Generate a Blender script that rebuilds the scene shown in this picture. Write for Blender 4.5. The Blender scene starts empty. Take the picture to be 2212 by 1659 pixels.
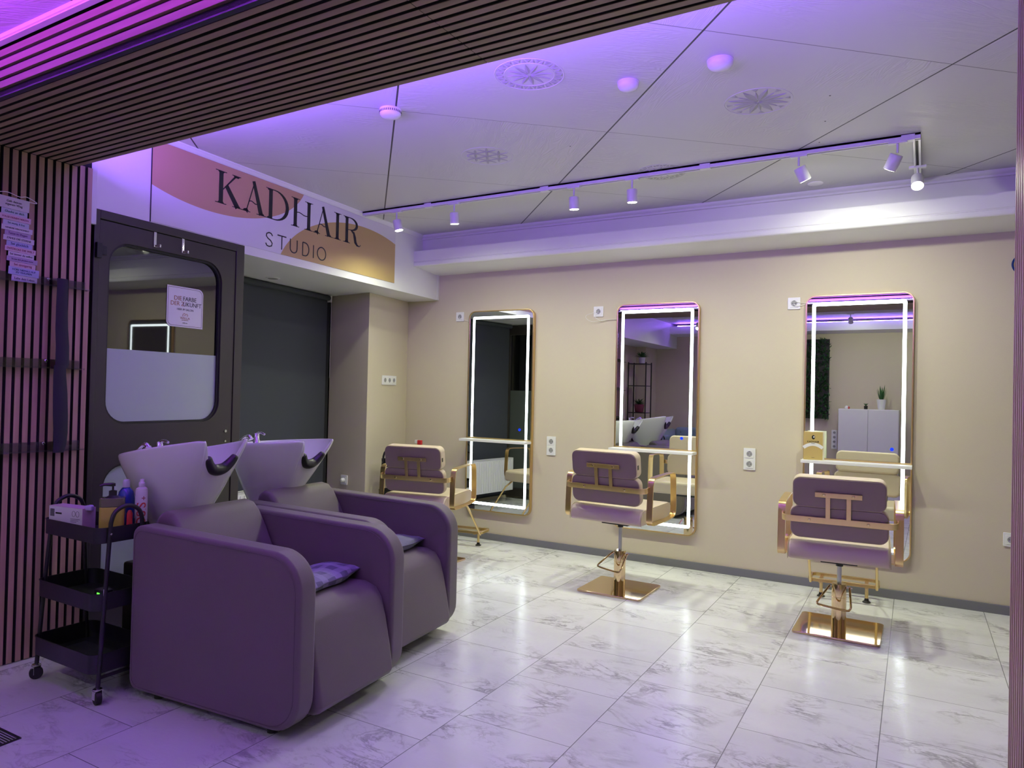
import bpy, bmesh, math, random
from mathutils import Matrix, Vector
from math import sin, cos, pi, radians as rad, sqrt

random.seed(7)
scene = bpy.context.scene
COL = scene.collection

# ------------------------------------------------------------------ camera
F_PX = 1534.0
YAW, PITCH, ROLL = 0.5269, 0.0127, 0.0228
def cam_axes():
    cy, sy, cp, sp = cos(YAW), sin(YAW), cos(PITCH), sin(PITCH)
    f = Vector((-sy * cp, cy * cp, sp)); r = Vector((cy, sy, 0)); u = r.cross(f)
    cr, sr = cos(ROLL), sin(ROLL)
    return r * cr + u * sr, -r * sr + u * cr, f
R_, U_, F_ = cam_axes()
cd = bpy.data.cameras.new('camera')
cam = bpy.data.objects.new('camera', cd); COL.objects.link(cam)
cd.sensor_width = 36.0; cd.lens = F_PX * 36.0 / 2212.0
cd.clip_start = 0.05; cd.clip_end = 100
m = Matrix.Identity(4)
for i in range(3):
    m[i][0] = R_[i]; m[i][1] = U_[i]; m[i][2] = -F_[i]
m[2][3] = 1.25
cam.matrix_world = m
scene.camera = cam

# ------------------------------------------------------------------ world and exposure
w = bpy.data.worlds.new('night'); scene.world = w; w.use_nodes = True
w.node_tree.nodes['Background'].inputs[0].default_value = (0.02, 0.022, 0.035, 1)
w.node_tree.nodes['Background'].inputs[1].default_value = 0.5
vs = scene.view_settings
vs.view_transform = 'Standard'; vs.look = 'None'; vs.gamma = 1.0; vs.use_curve_mapping = False
vs.exposure = 0.0

# lamp strengths (W)
P_SPOT = 52.0
P_SPOT_FRONT = 26.0
P_LED_BACK = 96.0        # violet strip on the lintel, main room side
P_LED_FRONT = 34.0
P_LED_MAGENTA = 56.0       # magenta strips in the front room
COL_SPOT = (0.94, 1.0, 0.72)
COL_VIOLET = (0.27, 0.10, 1.0)
COL_MAGENTA = (0.42, 0.035, 1.0)

# ------------------------------------------------------------------ dimensions
D = 5.15                 # mirror wall
ZC = 2.584               # ceiling
ZCF = 2.478              # ceiling of the front room
ZS = 2.064               # underside of the fascia beam
XJ = -3.484              # slatted jamb face
ZL = 2.275               # lintel soffit
XR = 0.168               # right jamb face
TL = rad(4.3)
LN = Vector((cos(TL), sin(TL), 0)); LT = Vector((-sin(TL), cos(TL), 0)); LP = Vector((-3.776, D, 0))
def LMAT(s=0.0, z=0.0, off=0.0):
    """frame on the left wall plane: local x = along the wall (towards the mirror wall), y = up, z = out"""
    o = LP + LT * s + LN * off + Vector((0, 0, z))
    M = Matrix.Identity(4)
    for i in range(3):
        M[i][0] = LT[i]; M[i][1] = (0, 0, 1)[i]; M[i][2] = LN[i]; M[i][3] = o[i]
    return M
def FRAME(o, ux, uy):
    ux = Vector(ux).normalized(); uy = Vector(uy).normalized(); un = ux.cross(uy)
    M = Matrix.Identity(4)
    for i in range(3):
        M[i][0] = ux[i]; M[i][1] = uy[i]; M[i][2] = un[i]; M[i][3] = o[i]
    return M

# ------------------------------------------------------------------ materials
def new_mat(name):
    m = bpy.data.materials.new(name); m.use_nodes = True
    return m, m.node_tree, m.node_tree.nodes['Principled BSDF']
def N(t, typ, ins=None, **props):
    n = t.nodes.new(typ)
    for k, v in props.items(): setattr(n, k, v)
    for k, v in (ins or {}).items():
        if isinstance(v, bpy.types.NodeSocket): t.links.new(v, n.inputs[k])
        else: n.inputs[k].default_value = v
    return n
def MA(t, op, a, b=0.0, c=None):
    ins = {0: a, 1: b}
    if c is not None: ins[2] = c
    return N(t, 'ShaderNodeMath', ins, operation=op).outputs[0]
def mixc(t, fac, a, b):
    n = N(t, 'ShaderNodeMix', data_type='RGBA')
    for s, v in ((n.inputs[0], fac), (n.inputs[6], a), (n.inputs[7], b)):
        if isinstance(v, bpy.types.NodeSocket): t.links.new(v, s)
        else: s.default_value = v
    return n.outputs[2]
def c4(c): return (c[0], c[1], c[2], 1.0)
def mat(name, col, rough=0.5, metal=0.0, var=0.06, vscale=9.0, bump=0.0, bscale=60.0, spec=None, coat=0.0, emit=None, estr=0.0, ior=None, sheen=0.0, aniso=0.0):
    m, t, b = new_mat(name)
    tc = N(t, 'ShaderNodeTexCoord').outputs['Object']
    nz = N(t, 'ShaderNodeTexNoise', {'Vector': tc, 'Scale': vscale, 'Detail': 4.0})
    d = tuple(x * (1 - var) for x in col); u = tuple(min(1, x * (1 + var)) for x in col)
    t.links.new(mixc(t, nz.outputs[0], c4(d), c4(u)), b.inputs['Base Color'])
    b.inputs['Roughness'].default_value = rough; b.inputs['Metallic'].default_value = metal
    if spec is not None: b.inputs['Specular IOR Level'].default_value = spec
    if ior: b.inputs['IOR'].default_value = ior
    if coat: b.inputs['Coat Weight'].default_value = coat; b.inputs['Coat Roughness'].default_value = 0.1
    if sheen: b.inputs['Sheen Weight'].default_value = sheen
    if emit:
        b.inputs['Emission Color'].default_value = c4(emit); b.inputs['Emission Strength'].default_value = estr
    if bump:
        n2 = N(t, 'ShaderNodeTexNoise', {'Vector': tc, 'Scale': bscale, 'Detail': 5.0})
        bp = N(t, 'ShaderNodeBump', {'Strength': bump, 'Distance': 0.01, 'Height': n2.outputs[0]})
        t.links.new(bp.outputs[0], b.inputs['Normal'])
    return m

def line_mask(t, x, x0, p, hw):
    """1 on lines x = x0 + k p of half width hw"""
    q = MA(t, 'DIVIDE', MA(t, 'SUBTRACT', x, x0), p)
    fr = MA(t, 'FRACT', MA(t, 'ADD', q, 0.5))
    d = MA(t, 'MULTIPLY', MA(t, 'ABSOLUTE', MA(t, 'SUBTRACT', fr, 0.5)), p)
    return MA(t, 'LESS_THAN', d, hw)

def make_floor_mat():
    m, t, b = new_mat('marble_tile')
    g = N(t, 'ShaderNodeTexCoord').outputs['Object']
    sx = N(t, 'ShaderNodeSeparateXYZ', {0: g}); a = rad(0.6)
    u = MA(t, 'ADD', MA(t, 'MULTIPLY', sx.outputs[0], cos(a)), MA(t, 'MULTIPLY', sx.outputs[1], sin(a)))
    v = MA(t, 'SUBTRACT', MA(t, 'MULTIPLY', sx.outputs[1], cos(a)), MA(t, 'MULTIPLY', sx.outputs[0], sin(a)))
    k = MA(t, 'FLOOR', MA(t, 'DIVIDE', MA(t, 'ADD', u, 1.52), 0.474))
    v2 = MA(t, 'SUBTRACT', v, MA(t, 'MULTIPLY', k, 0.24))
    l1 = line_mask(t, u, -1.52, 0.474, 0.0016)
    l2 = line_mask(t, v2, 2.318, 0.465, 0.0014)
    grout = MA(t, 'MAXIMUM', l1, l2)
    kk = MA(t, 'FLOOR', MA(t, 'DIVIDE', MA(t, 'SUBTRACT', v2, 2.318), 0.465))
    # each tile shifts the vein pattern
    off = N(t, 'ShaderNodeCombineXYZ', {0: MA(t, 'MULTIPLY', k, 3.7), 1: MA(t, 'MULTIPLY', kk, 5.3), 2: MA(t, 'MULTIPLY', MA(t, 'ADD', k, kk), 1.9)}).outputs[0]
    pos = N(t, 'ShaderNodeVectorMath', {0: g, 1: off}, operation='ADD').outputs[0]
    rot = N(t, 'ShaderNodeMapping', {'Vector': pos, 'Rotation': (0, 0, rad(28)), 'Scale': (1.0, 2.1, 1.0)}).outputs[0]
    n1 = N(t, 'ShaderNodeTexNoise', {'Vector': rot, 'Scale': 3.2, 'Detail': 9.0, 'Roughness': 0.62, 'Distortion': 0.9})
    v1 = MA(t, 'SUBTRACT', 1.0, MA(t, 'MINIMUM', MA(t, 'MULTIPLY', MA(t, 'ABSOLUTE', MA(t, 'SUBTRACT', n1.outputs[0], 0.5)), 26.0), 1.0))
    n2 = N(t, 'ShaderNodeTexNoise', {'Vector': rot, 'Scale': 6.5, 'Detail': 8.0, 'Roughness': 0.6, 'Distortion': 1.4})
    v3 = MA(t, 'SUBTRACT', 1.0, MA(t, 'MINIMUM', MA(t, 'MULTIPLY', MA(t, 'ABSOLUTE', MA(t, 'SUBTRACT', n2.outputs[0], 0.47)), 34.0), 1.0))
    mod = N(t, 'ShaderNodeTexNoise', {'Vector': pos, 'Scale': 4.0, 'Detail': 3.0})
    mm = N(t, 'ShaderNodeMapRange', {0: mod.outputs[0], 1: 0.46, 2: 0.66, 3: 0.0, 4: 1.0}).outputs[0]
    vein = MA(t, 'MULTIPLY', MA(t, 'ADD', MA(t, 'MULTIPLY', v1, 0.75), MA(t, 'MULTIPLY', v3, 0.45)), mm)
    cl = N(t, 'ShaderNodeTexNoise', {'Vector': rot, 'Scale': 2.2, 'Detail': 5.0})
    base = mixc(t, cl.outputs[0], (0.60, 0.60, 0.62, 1), (0.80, 0.80, 0.82, 1))
    c = mixc(t, MA(t, 'MINIMUM', vein, 0.75), base, (0.25, 0.24, 0.25, 1))
    c = mixc(t, grout, c, (0.20, 0.20, 0.21, 1))
    t.links.new(c, b.inputs['Base Color'])
    rn = N(t, 'ShaderNodeTexNoise', {'Vector': g, 'Scale': 14.0, 'Detail': 4.0})
    t.links.new(N(t, 'ShaderNodeMapRange', {0: rn.outputs[0], 1: 0.3, 2: 0.7, 3: 0.13, 4: 0.27}).outputs[0], b.inputs['Roughness'])
    hb = N(t, 'ShaderNodeTexNoise', {'Vector': g, 'Scale': 55.0, 'Detail': 3.0})
    bp = N(t, 'ShaderNodeBump', {'Strength': 0.06, 'Distance': 0.01, 'Height': hb.outputs[0]})
    t.links.new(bp.outputs[0], b.inputs['Normal'])
    return m

def make_ceiling_mat():
    m, t, b = new_mat('white_embossed_board')
    g = N(t, 'ShaderNodeTexCoord').outputs['Object']
    sx = N(t, 'ShaderNodeSeparateXYZ', {0: g}); a = rad(41.9)
    u = MA(t, 'ADD', MA(t, 'MULTIPLY', sx.outputs[0], cos(a)), MA(t, 'MULTIPLY', sx.outputs[1], sin(a)))
    v = MA(t, 'SUBTRACT', MA(t, 'MULTIPLY', sx.outputs[1], cos(a)), MA(t, 'MULTIPLY', sx.outputs[0], sin(a)))
    l1 = line_mask(t, u, 0.111, 1.062, 0.0042)
    l2 = line_mask(t, v, 2.376, 1.042, 0.0018)
    line = MA(t, 'MAXIMUM', l1, MA(t, 'MULTIPLY', l2, 0.8))
    c = mixc(t, line, (0.60, 0.60, 0.60, 1), (0.03, 0.03, 0.04, 1))
    t.links.new(c, b.inputs['Base Color'])
    b.inputs['Roughness'].default_value = 0.42
    # wood-grain emboss; each board turned by 90 degrees from its neighbour
    ku = MA(t, 'FLOOR', MA(t, 'DIVIDE', MA(t, 'SUBTRACT', u, 0.111), 1.062))
    kv = MA(t, 'FLOOR', MA(t, 'DIVIDE', MA(t, 'SUBTRACT', v, 2.376), 1.042))
    par = MA(t, 'PINGPONG', MA(t, 'ADD', ku, kv), 1.0)
    p1 = N(t, 'ShaderNodeCombineXYZ', {0: u, 1: v, 2: MA(t, 'MULTIPLY', ku, 2.3)}).outputs[0]
    p2 = N(t, 'ShaderNodeCombineXYZ', {0: v, 1: u, 2: MA(t, 'MULTIPLY', kv, 2.9)}).outputs[0]
    px = N(t, 'ShaderNodeMix', {0: par}, data_type='VECTOR')
    t.links.new(p1, px.inputs[4]); t.links.new(p2, px.inputs[5])
    mp = N(t, 'ShaderNodeMapping', {'Vector': px.outputs[1], 'Scale': (0.9, 5.0, 1.0)}).outputs[0]
    n0 = N(t, 'ShaderNodeTexNoise', {'Vector': mp, 'Scale': 1.7, 'Detail': 2.0, 'Distortion': 0.4})
    rings = MA(t, 'SINE', MA(t, 'MULTIPLY', n0.outputs[0], 190.0))
    md = N(t, 'ShaderNodeTexNoise', {'Vector': px.outputs[1], 'Scale': 2.3, 'Detail': 1.0})
    mk = N(t, 'ShaderNodeMapRange', {0: md.outputs[0], 1: 0.44, 2: 0.62, 3: 0.04, 4: 1.0}).outputs[0]
    h = MA(t, 'MULTIPLY', rings, mk)
    bp = N(t, 'ShaderNodeBump', {'Strength': 0.30, 'Distance': 0.0016, 'Height': h})
    t.links.new(bp.outputs[0], b.inputs['Normal'])
    return m

def make_wood(name, c1, c2, axis, rough=0.5):
    m, t, b = new_mat(name)
    g = N(t, 'ShaderNodeTexCoord').outputs['Object']
    sc = [28.0, 28.0, 28.0]; sc[axis] = 1.6
    mp = N(t, 'ShaderNodeMapping', {'Vector': g, 'Scale': tuple(sc)}).outputs[0]
    n = N(t, 'ShaderNodeTexNoise', {'Vector': mp, 'Scale': 1.0, 'Detail': 6.0, 'Roughness': 0.6, 'Distortion': 0.5})
    k = N(t, 'ShaderNodeMapRange', {0: n.outputs[0], 1: 0.3, 2: 0.72, 3: 0.0, 4: 1.0}).outputs[0]
    sc2 = [26.0, 26.0, 26.0]; sc2[axis] = 0.35
    mp2 = N(t, 'ShaderNodeMapping', {'Vector': g, 'Scale': tuple(sc2)}).outputs[0]
    n2 = N(t, 'ShaderNodeTexNoise', {'Vector': mp2, 'Scale': 1.0, 'Detail': 0.0})
    c = mixc(t, k, c4(c1), c4(c2))
    c = mixc(t, N(t, 'ShaderNodeMapRange', {0: n2.outputs[0], 1: 0.3, 2: 0.7, 3: 0.0, 4: 0.55}).outputs[0], c, c4(tuple(x * 0.62 for x in c1)))
    t.links.new(c, b.inputs['Base Color']); b.inputs['Roughness'].default_value = rough
    return m

def make_sign_mat():
    """glossy printed board: lilac-white ground, tan bowl shape top left, gold dome lower right (local x, y in metres)"""
    m, t, b = new_mat('printed_sign_board')
    g = N(t, 'ShaderNodeTexCoord').outputs['Object']
    s = N(t, 'ShaderNodeSeparateXYZ', {0: g})
    def ell(cx, cz, rx, rz, p=2.0):
        dx = MA(t, 'POWER', MA(t, 'ABSOLUTE', MA(t, 'DIVIDE', MA(t, 'SUBTRACT', s.outputs[0], cx), rx)), p)
        dz = MA(t, 'POWER', MA(t, 'ABSOLUTE', MA(t, 'DIVIDE', MA(t, 'SUBTRACT', s.outputs[1], cz), rz)), p)
        return MA(t, 'LESS_THAN', MA(t, 'ADD', dx, dz), 1.0)
    e1 = ell(-2.50, 2.66, 0.78, 0.40)
    e2 = ell(-1.08, 1.98, 0.90, 0.50)
    c = mixc(t, e1, (0.70, 0.68, 0.72, 1), (0.52, 0.32, 0.19, 1))
    c = mixc(t, e2, c, (0.50, 0.36, 0.15, 1))
    t.links.new(c, b.inputs['Base Color']); b.inputs['Roughness'].default_value = 0.12
    b.inputs['Metallic'].default_value = 0.0
    nz = N(t, 'ShaderNodeTexNoise', {'Vector': g, 'Scale': 5.0, 'Detail': 2.0})
    bp = N(t, 'ShaderNodeBump', {'Strength': 0.12, 'Distance': 0.02, 'Height': nz.outputs[0]})
    t.links.new(bp.outputs[0], b.inputs['Normal'])
    return m

def make_glass_clear(name, tint=(0.9, 0.93, 0.95), mixf=0.82):
    m, t, b = new_mat(name)
    out = t.nodes['Material Output']
    tr = N(t, 'ShaderNodeBsdfTransparent', {0: c4(tint)})
    gl = N(t, 'ShaderNodeBsdfGlossy', {'Roughness': 0.03, 'Color': (1, 1, 1, 1)})
    fr = N(t, 'ShaderNodeFresnel', {'IOR': 1.5})
    mx = N(t, 'ShaderNodeMixShader', {0: fr.outputs[0], 1: tr.outputs[0], 2: gl.outputs[0]})
    t.links.new(mx.outputs[0], out.inputs[0])
    return m

MT = {}
MT['wall'] = mat('beige_wall_paint', (0.58, 0.515, 0.385), 0.62, var=0.03, vscale=3.0, bump=0.05, bscale=160)
MT['white'] = mat('white_paint', (0.76, 0.76, 0.76), 0.45, var=0.03, vscale=4.0, bump=0.05, bscale=90)
MT['ceil'] = make_ceiling_mat()
MT['floor'] = make_floor_mat()
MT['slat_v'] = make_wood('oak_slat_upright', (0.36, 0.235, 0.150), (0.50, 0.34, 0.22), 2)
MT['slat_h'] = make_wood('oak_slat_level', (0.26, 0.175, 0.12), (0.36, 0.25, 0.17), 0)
MT['felt'] = mat('black_acoustic_felt', (0.012, 0.012, 0.016), 0.95, var=0.2, vscale=80, bump=0.2, bscale=300)
MT['base'] = mat('grey_skirting', (0.17, 0.17, 0.185), 0.5)
MT['doorbrown'] = mat('dark_brown_door_profile', (0.040, 0.034, 0.030), 0.42, var=0.08)
MT['darkglass'] = mat('night_glass', (0.006, 0.007, 0.008), 0.02, var=0.0, ior=2.0)
MT['frost'] = mat('frosted_film', (0.42, 0.50, 0.46), 0.42, var=0.02)
MT['rubber'] = mat('black_rubber', (0.012, 0.012, 0.013), 0.55)
MT['blind'] = mat('charcoal_blind_cloth', (0.050, 0.056, 0.070), 0.85, var=0.05, vscale=2.0, bump=0.06, bscale=500)
MT['leather'] = mat('beige_leatherette', (0.54, 0.44, 0.33), 0.42, var=0.03, bump=0.07, bscale=260)
MT['gold'] = mat('brushed_gold', (0.72, 0.53, 0.25), 0.28, 1.0, var=0.05, vscale=40)
MT['goldpol'] = mat('polished_gold', (0.78, 0.60, 0.36), 0.07, 1.0, var=0.01)
MT['chrome'] = mat('chrome', (0.80, 0.80, 0.82), 0.08, 1.0, var=0.01)
MT['steel'] = mat('satin_steel', (0.50, 0.50, 0.52), 0.3, 1.0)
MT['black'] = mat('black_plastic', (0.014, 0.014, 0.016), 0.35)
MT['blackmetal'] = mat('black_powder_coat', (0.012, 0.012, 0.015), 0.42, bump=0.05, bscale=200)
MT['taupe'] = mat('taupe_upholstery', (0.120, 0.098, 0.088), 0.55, var=0.05, bump=0.10, bscale=300, sheen=0.15)
MT['taupeseam'] = mat('taupe_piping', (0.10, 0.075, 0.078), 0.6)
MT['ceramic'] = mat('white_ceramic', (0.82, 0.82, 0.82), 0.10, var=0.01, coat=0.6)
MT['mirror'] = mat('mirror_silvering', (0.86, 0.90, 0.89), 0.004, 1.0, var=0.0)
MT['led'] = mat('mirror_light_band', (0.9, 0.9, 0.9), 0.4, emit=(0.86, 0.98, 1.0), estr=7.0)
MT['bluedot'] = mat('blue_touch_light', (0.0, 0.02, 0.5), 0.4, emit=(0.0, 0.02, 1.0), estr=1.6)
MT['plastic'] = mat('white_plastic', (0.78, 0.78, 0.79), 0.32, var=0.01)
MT['track'] = mat('white_track_enamel', (0.72, 0.72, 0.74), 0.35, var=0.01)
MT['spotglow'] = mat('lamp_lens_glow', (1, 1, 1), 0.3, emit=(1.0, 0.95, 0.80), estr=22.0)
MT['darkhole'] = mat('dark_slot', (0.02, 0.02, 0.022), 0.6)
MT['ink'] = mat('black_vinyl_letter', (0.012, 0.012, 0.018), 0.35)
MT['sign'] = make_sign_mat()
MT['acrylic'] = make_glass_clear('clear_acrylic')
MT['ledviolet'] = mat('violet_diffuser', (0.6, 0.5, 0.9), 0.4, emit=COL_VIOLET, estr=1.2)
MT['ledmagenta'] = mat('magenta_diffuser', (0.7, 0.4, 0.9), 0.4, emit=COL_MAGENTA, estr=0.8)

# ------------------------------------------------------------------ mesh collector
class MB:
    def __init__(s, T=None):
        s.v = []; s.f = []; s.T = T or Matrix.Identity(4)
    def add(s, vs, fs, T=None):
        o = len(s.v); M = s.T @ T if T is not None else s.T
        s.v += [M @ Vector(p) for p in vs]; s.f += [tuple(i + o for i in f) for f in fs]
        return s
    def box(s, x0, x1, y0, y1, z0, z1, T=None):
        vs = [(x, y, z) for z in (z0, z1) for y in (y0, y1) for x in (x0, x1)]
        return s.add(vs, [(0, 2, 3, 1), (4, 5, 7, 6), (0, 1, 5, 4), (2, 6, 7, 3), (0, 4, 6, 2), (1, 3, 7, 5)], T)
    def prism(s, pts, z0, z1, T=None):
        """pts: 2d outline counter-clockwise in local xy, extruded along local z"""
        n = len(pts)
        vs = [(p[0], p[1], z0) for p in pts] + [(p[0], p[1], z1) for p in pts]
        fs = [tuple(range(n - 1, -1, -1)), tuple(range(n, 2 * n))] + [(i, (i + 1) % n, n + (i + 1) % n, n + i) for i in range(n)]
        return s.add(vs, fs, T)
    def ring(s, outer, inner, z0, z1, T=None):
        n = len(outer)
        vs = [(p[0], p[1], z) for z in (z0, z1) for L in (outer, inner) for p in L]
        fs = []
        for i in range(n):
            j = (i + 1) % n
            fs += [(i, n + i, n + j, j), (2 * n + i, 2 * n + j, 3 * n + j, 3 * n + i), (i, j, 2 * n + j, 2 * n + i), (n + i, 3 * n + i, 3 * n + j, n + j)]
        return s.add(vs, fs, T)
    def tube(s, path, r, n=10, closed=False, cap=True, T=None, flat=None):
        P = [Vector(p) for p in path]; m_ = len(P); vs = []; fs = []
        up = None
        for i, p in enumerate(P):
            a = P[i - 1] if (i > 0 or closed) else p; b = P[(i + 1) % m_] if (i < m_ - 1 or closed) else p
            d = (b - a).normalized()
            if up is None: up = d.orthogonal().normalized()
            up = (up - d * up.dot(d))
            up = up.normalized() if up.length > 1e-6 else d.orthogonal().normalized()
            sd = d.cross(up)
            rr = r[i] if isinstance(r, (list, tuple)) else r
            for k in range(n):
                a_ = 2 * pi * k / n
                vs.append(p + up * (cos(a_) * rr) + sd * (sin(a_) * rr))
        for i in range(m_ if closed else m_ - 1):
            j = (i + 1) % m_
            for k in range(n):
                l = (k + 1) % n
                fs.append((i * n + k, i * n + l, j * n + l, j * n + k))
        if not closed and cap:
            fs.append(tuple(range(n - 1, -1, -1))); fs.append(tuple((m_ - 1) * n + k for k in range(n)))
        return s.add(vs, fs, T)
    def cyl(s, p0, p1, r, n=24, r2=None, T=None):
        return s.tube([p0, p1], [r, r if r2 is None else r2], n, T=T)
    def lathe(s, prof, n=28, T=None):
        """prof: list of (r, z) from bottom to top around local z"""
        vs = []; fs = []
        for r, z in prof:
            for k in range(n):
                a = 2 * pi * k / n; vs.append((r * cos(a), r * sin(a), z))
        for i in range(len(prof) - 1):
            for k in range(n):
                l = (k + 1) % n
                fs.append((i * n + k, i * n + l, (i + 1) * n + l, (i + 1) * n + k))
        fs.append(tuple(range(n - 1, -1, -1))); fs.append(tuple((len(prof) - 1) * n + k for k in range(n)))
        return s.add(vs, fs, T)
    def strip(s, pts, w, z0, z1, T=None):
        """flat stroke with varying width along a 2d path, extruded z0..z1"""
        P = [Vector((p[0], p[1])) for p in pts]; L = []; Rr = []
        for i, p in enumerate(P):
            a = P[max(i - 1, 0)]; b = P[min(i + 1, len(P) - 1)]
            d = (b - a).normalized(); nn = Vector((-d.y, d.x)); ww = (w[i] if isinstance(w, (list, tuple)) else w) / 2
            L.append(p + nn * ww); Rr.append(p - nn * ww)
        n = len(P)
        vs = [(q.x, q.y, z) for z in (z0, z1) for S in (L, Rr) for q in S]
        fs = []
        for i in range(n - 1):
            fs += [(i, i + 1, n + i + 1, n + i), (2 * n + i, 3 * n + i, 3 * n + i + 1, 2 * n + i + 1),
                   (i, 2 * n + i, 2 * n + i + 1, i + 1), (n + i, n + i + 1, 3 * n + i + 1, 3 * n + i)]
        fs += [(0, n, 3 * n, 2 * n), (n - 1, 3 * n - 1, 4 * n - 1, 2 * n - 1)]
        return s.add(vs, fs, T)
    def band(s, path, w, th, ax, closed=True):
        """flat metal band: path is a 3d loop, w = width along axis ax (unit vector), th = thickness across"""
        P = [Vector(p) for p in path]; A = Vector(ax); n = len(P); vs = []; fs = []
        for i, p in enumerate(P):
            a = P[i - 1] if (i > 0 or closed) else p; b = P[(i + 1) % n] if (i < n - 1 or closed) else p
            d = (b - a).normalized(); nn = d.cross(A).normalized()
            for (q, e) in ((-1, -1), (1, -1), (1, 1), (-1, 1)):
                vs.append(p + A * (q * w / 2) + nn * (e * th / 2))
        for i in range(n if closed else n - 1):
            j = (i + 1) % n
            for k in range(4):
                l = (k + 1) % 4
                fs.append((i * 4 + k, i * 4 + l, j * 4 + l, j * 4 + k))
        if not closed: fs += [(3, 2, 1, 0), tuple((n - 1) * 4 + k for k in range(4))]
        return s.add(vs, fs)
    def build(s, name, material, parent=None, smooth=True, bevel=0, seg=2, subsurf=0, angle=35):
        me = bpy.data.meshes.new(name)
        me.from_pydata([tuple(v) for v in s.v], [], s.f); me.validate()
        bm = bmesh.new(); bm.from_mesh(me); bmesh.ops.recalc_face_normals(bm, faces=bm.faces); bm.to_mesh(me); bm.free()
        o = bpy.data.objects.new(name, me); COL.objects.link(o)
        me.materials.append(MT[material] if isinstance(material, str) else material)
        if parent: o.parent = parent
        if bevel:
            b = o.modifiers.new('bevel', 'BEVEL'); b.width = bevel; b.segments = seg; b.limit_method = 'ANGLE'; b.angle_limit = rad(40)
        if subsurf:
            b = o.modifiers.new('sub', 'SUBSURF'); b.levels = subsurf; b.render_levels = subsurf
        if smooth:
            for p in me.polygons: p.use_smooth = True
            if not subsurf: me.set_sharp_from_angle(angle=rad(angle))
            if bevel:
                wn = o.modifiers.new('wn', 'WEIGHTED_NORMAL'); wn.keep_sharp = False
        return o

def rrect(x0, x1, y0, y1, r, n=6):
    r4 = r if isinstance(r, (list, tuple)) else (r, r, r, r)   # bl, br, tr, tl
    out = []
    for (cx, cy, a0, q) in ((x0, y0, pi, 0), (x1, y0, 1.5 * pi, 1), (x1, y1, 0, 2), (x0, y1, .5 * pi, 3)):
        rr = max(r4[q], 1e-5)
        ox = cx + (rr if q in (0, 3) else -rr); oy = cy + (rr if q in (0, 1) else -rr)
        for k in range(n + 1):
            a = a0 + .5 * pi * k / n
            out.append((ox + rr * cos(a), oy + rr * sin(a)))
    return out
def arc(cx, cy, rx, ry, a0, a1, n=14):
    return [(cx + rx * cos(rad(a0 + (a1 - a0) * i / n)), cy + ry * sin(rad(a0 + (a1 - a0) * i / n))) for i in range(n + 1)]
def smoothpath(pts, n=6, closed=False):
    P = [Vector(p) for p in pts]; m_ = len(P); out = []
    for i in range(m_ if closed else m_ - 1):
        p0 = P[i - 1] if (i > 0 or closed) else P[i]; p1 = P[i]; p2 = P[(i + 1) % m_]
        p3 = P[(i + 2) % m_] if (i + 2 < m_ or closed) else p2
        for k in range(n):
            t = k / n
            out.append(0.5 * ((2 * p1) + (-p0 + p2) * t + (2 * p0 - 5 * p1 + 4 * p2 - p3) * t * t + (-p0 + 3 * p1 - 3 * p2 + p3) * t ** 3))
    if not closed: out.append(P[-1])
    return out

# ------------------------------------------------------------------ scene objects helpers
def tag(o, label, cat, group=None, kind=None):
    o['label'] = label; o['category'] = cat
    if group: o['group'] = group
    if kind: o['kind'] = kind
    return o
def thing(name, label, cat, loc=(0, 0, 0), rz=0.0, group=None, M=None):
    o = bpy.data.objects.new(name, None); COL.objects.link(o); o.empty_display_size = 0.1
    if M is not None: o.matrix_world = M
    else: o.location = loc; o.rotation_euler = (0, 0, rz)
    return tag(o, label, cat, group)
def struct(o, label, cat='wall'):
    o['kind'] = 'structure'; o['label'] = label; o['category'] = cat; return o
def kids(o): return [c for c in bpy.data.objects if c.parent == o]
def dup(root, label=None, M=None, loc=None, rz=None):
    def cp(o, parent):
        c = o.copy(); COL.objects.link(c); c.parent = parent
        for ch in kids(o): cp(ch, c)
        return c
    r = cp(root, root.parent)
    if M is not None: r.matrix_world = M
    if loc is not None: r.location = loc
    if rz is not None: r.rotation_euler = (0, 0, rz)
    if label: r['label'] = label
    return r
def text(name, body, size, material, parent, M, align='CENTER', depth=0.0004, sx=1.0):
    cu = bpy.data.curves.new(name, 'FONT'); cu.body = body; cu.size = size
    cu.align_x = align; cu.align_y = 'CENTER'; cu.extrude = depth; cu.resolution_u = 3
    to = bpy.data.objects.new(name, cu); COL.objects.link(to)
    bpy.context.view_layer.update()
    me = bpy.data.meshes.new_from_object(to)
    bpy.data.objects.remove(to); bpy.data.curves.remove(cu)
    me.transform(M @ Matrix.Diagonal((sx, 1, 1, 1)))
    me.materials.clear(); me.materials.append(MT[material] if isinstance(material, str) else material)
    o = bpy.data.objects.new(name, me); COL.objects.link(o)
    if parent: o.parent = parent
    return o
def lamp(name, kind, power, color, M, parent=None, **kw):
    l = bpy.data.lights.new(name, kind); l.energy = power; l.color = color
    for k, v in kw.items(): setattr(l, k, v)
    o = bpy.data.objects.new(name, l); COL.objects.link(o)
    if parent: o.parent = parent
    o.matrix_local = M
    return o
def look(o, d, up=(0, 0, 1)):
    """matrix whose -z axis points along d (lamp axis)"""
    d = Vector(d).normalized(); z = -d; u = Vector(up)
    if abs(u.dot(z)) > 0.98: u = Vector((0, 1, 0))
    x = u.cross(z).normalized(); y = z.cross(x)
    M = Matrix.Identity(4)
    for i in range(3): M[i][0] = x[i]; M[i][1] = y[i]; M[i][2] = z[i]; M[i][3] = o[i]
    return M

exec_order = []
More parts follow.
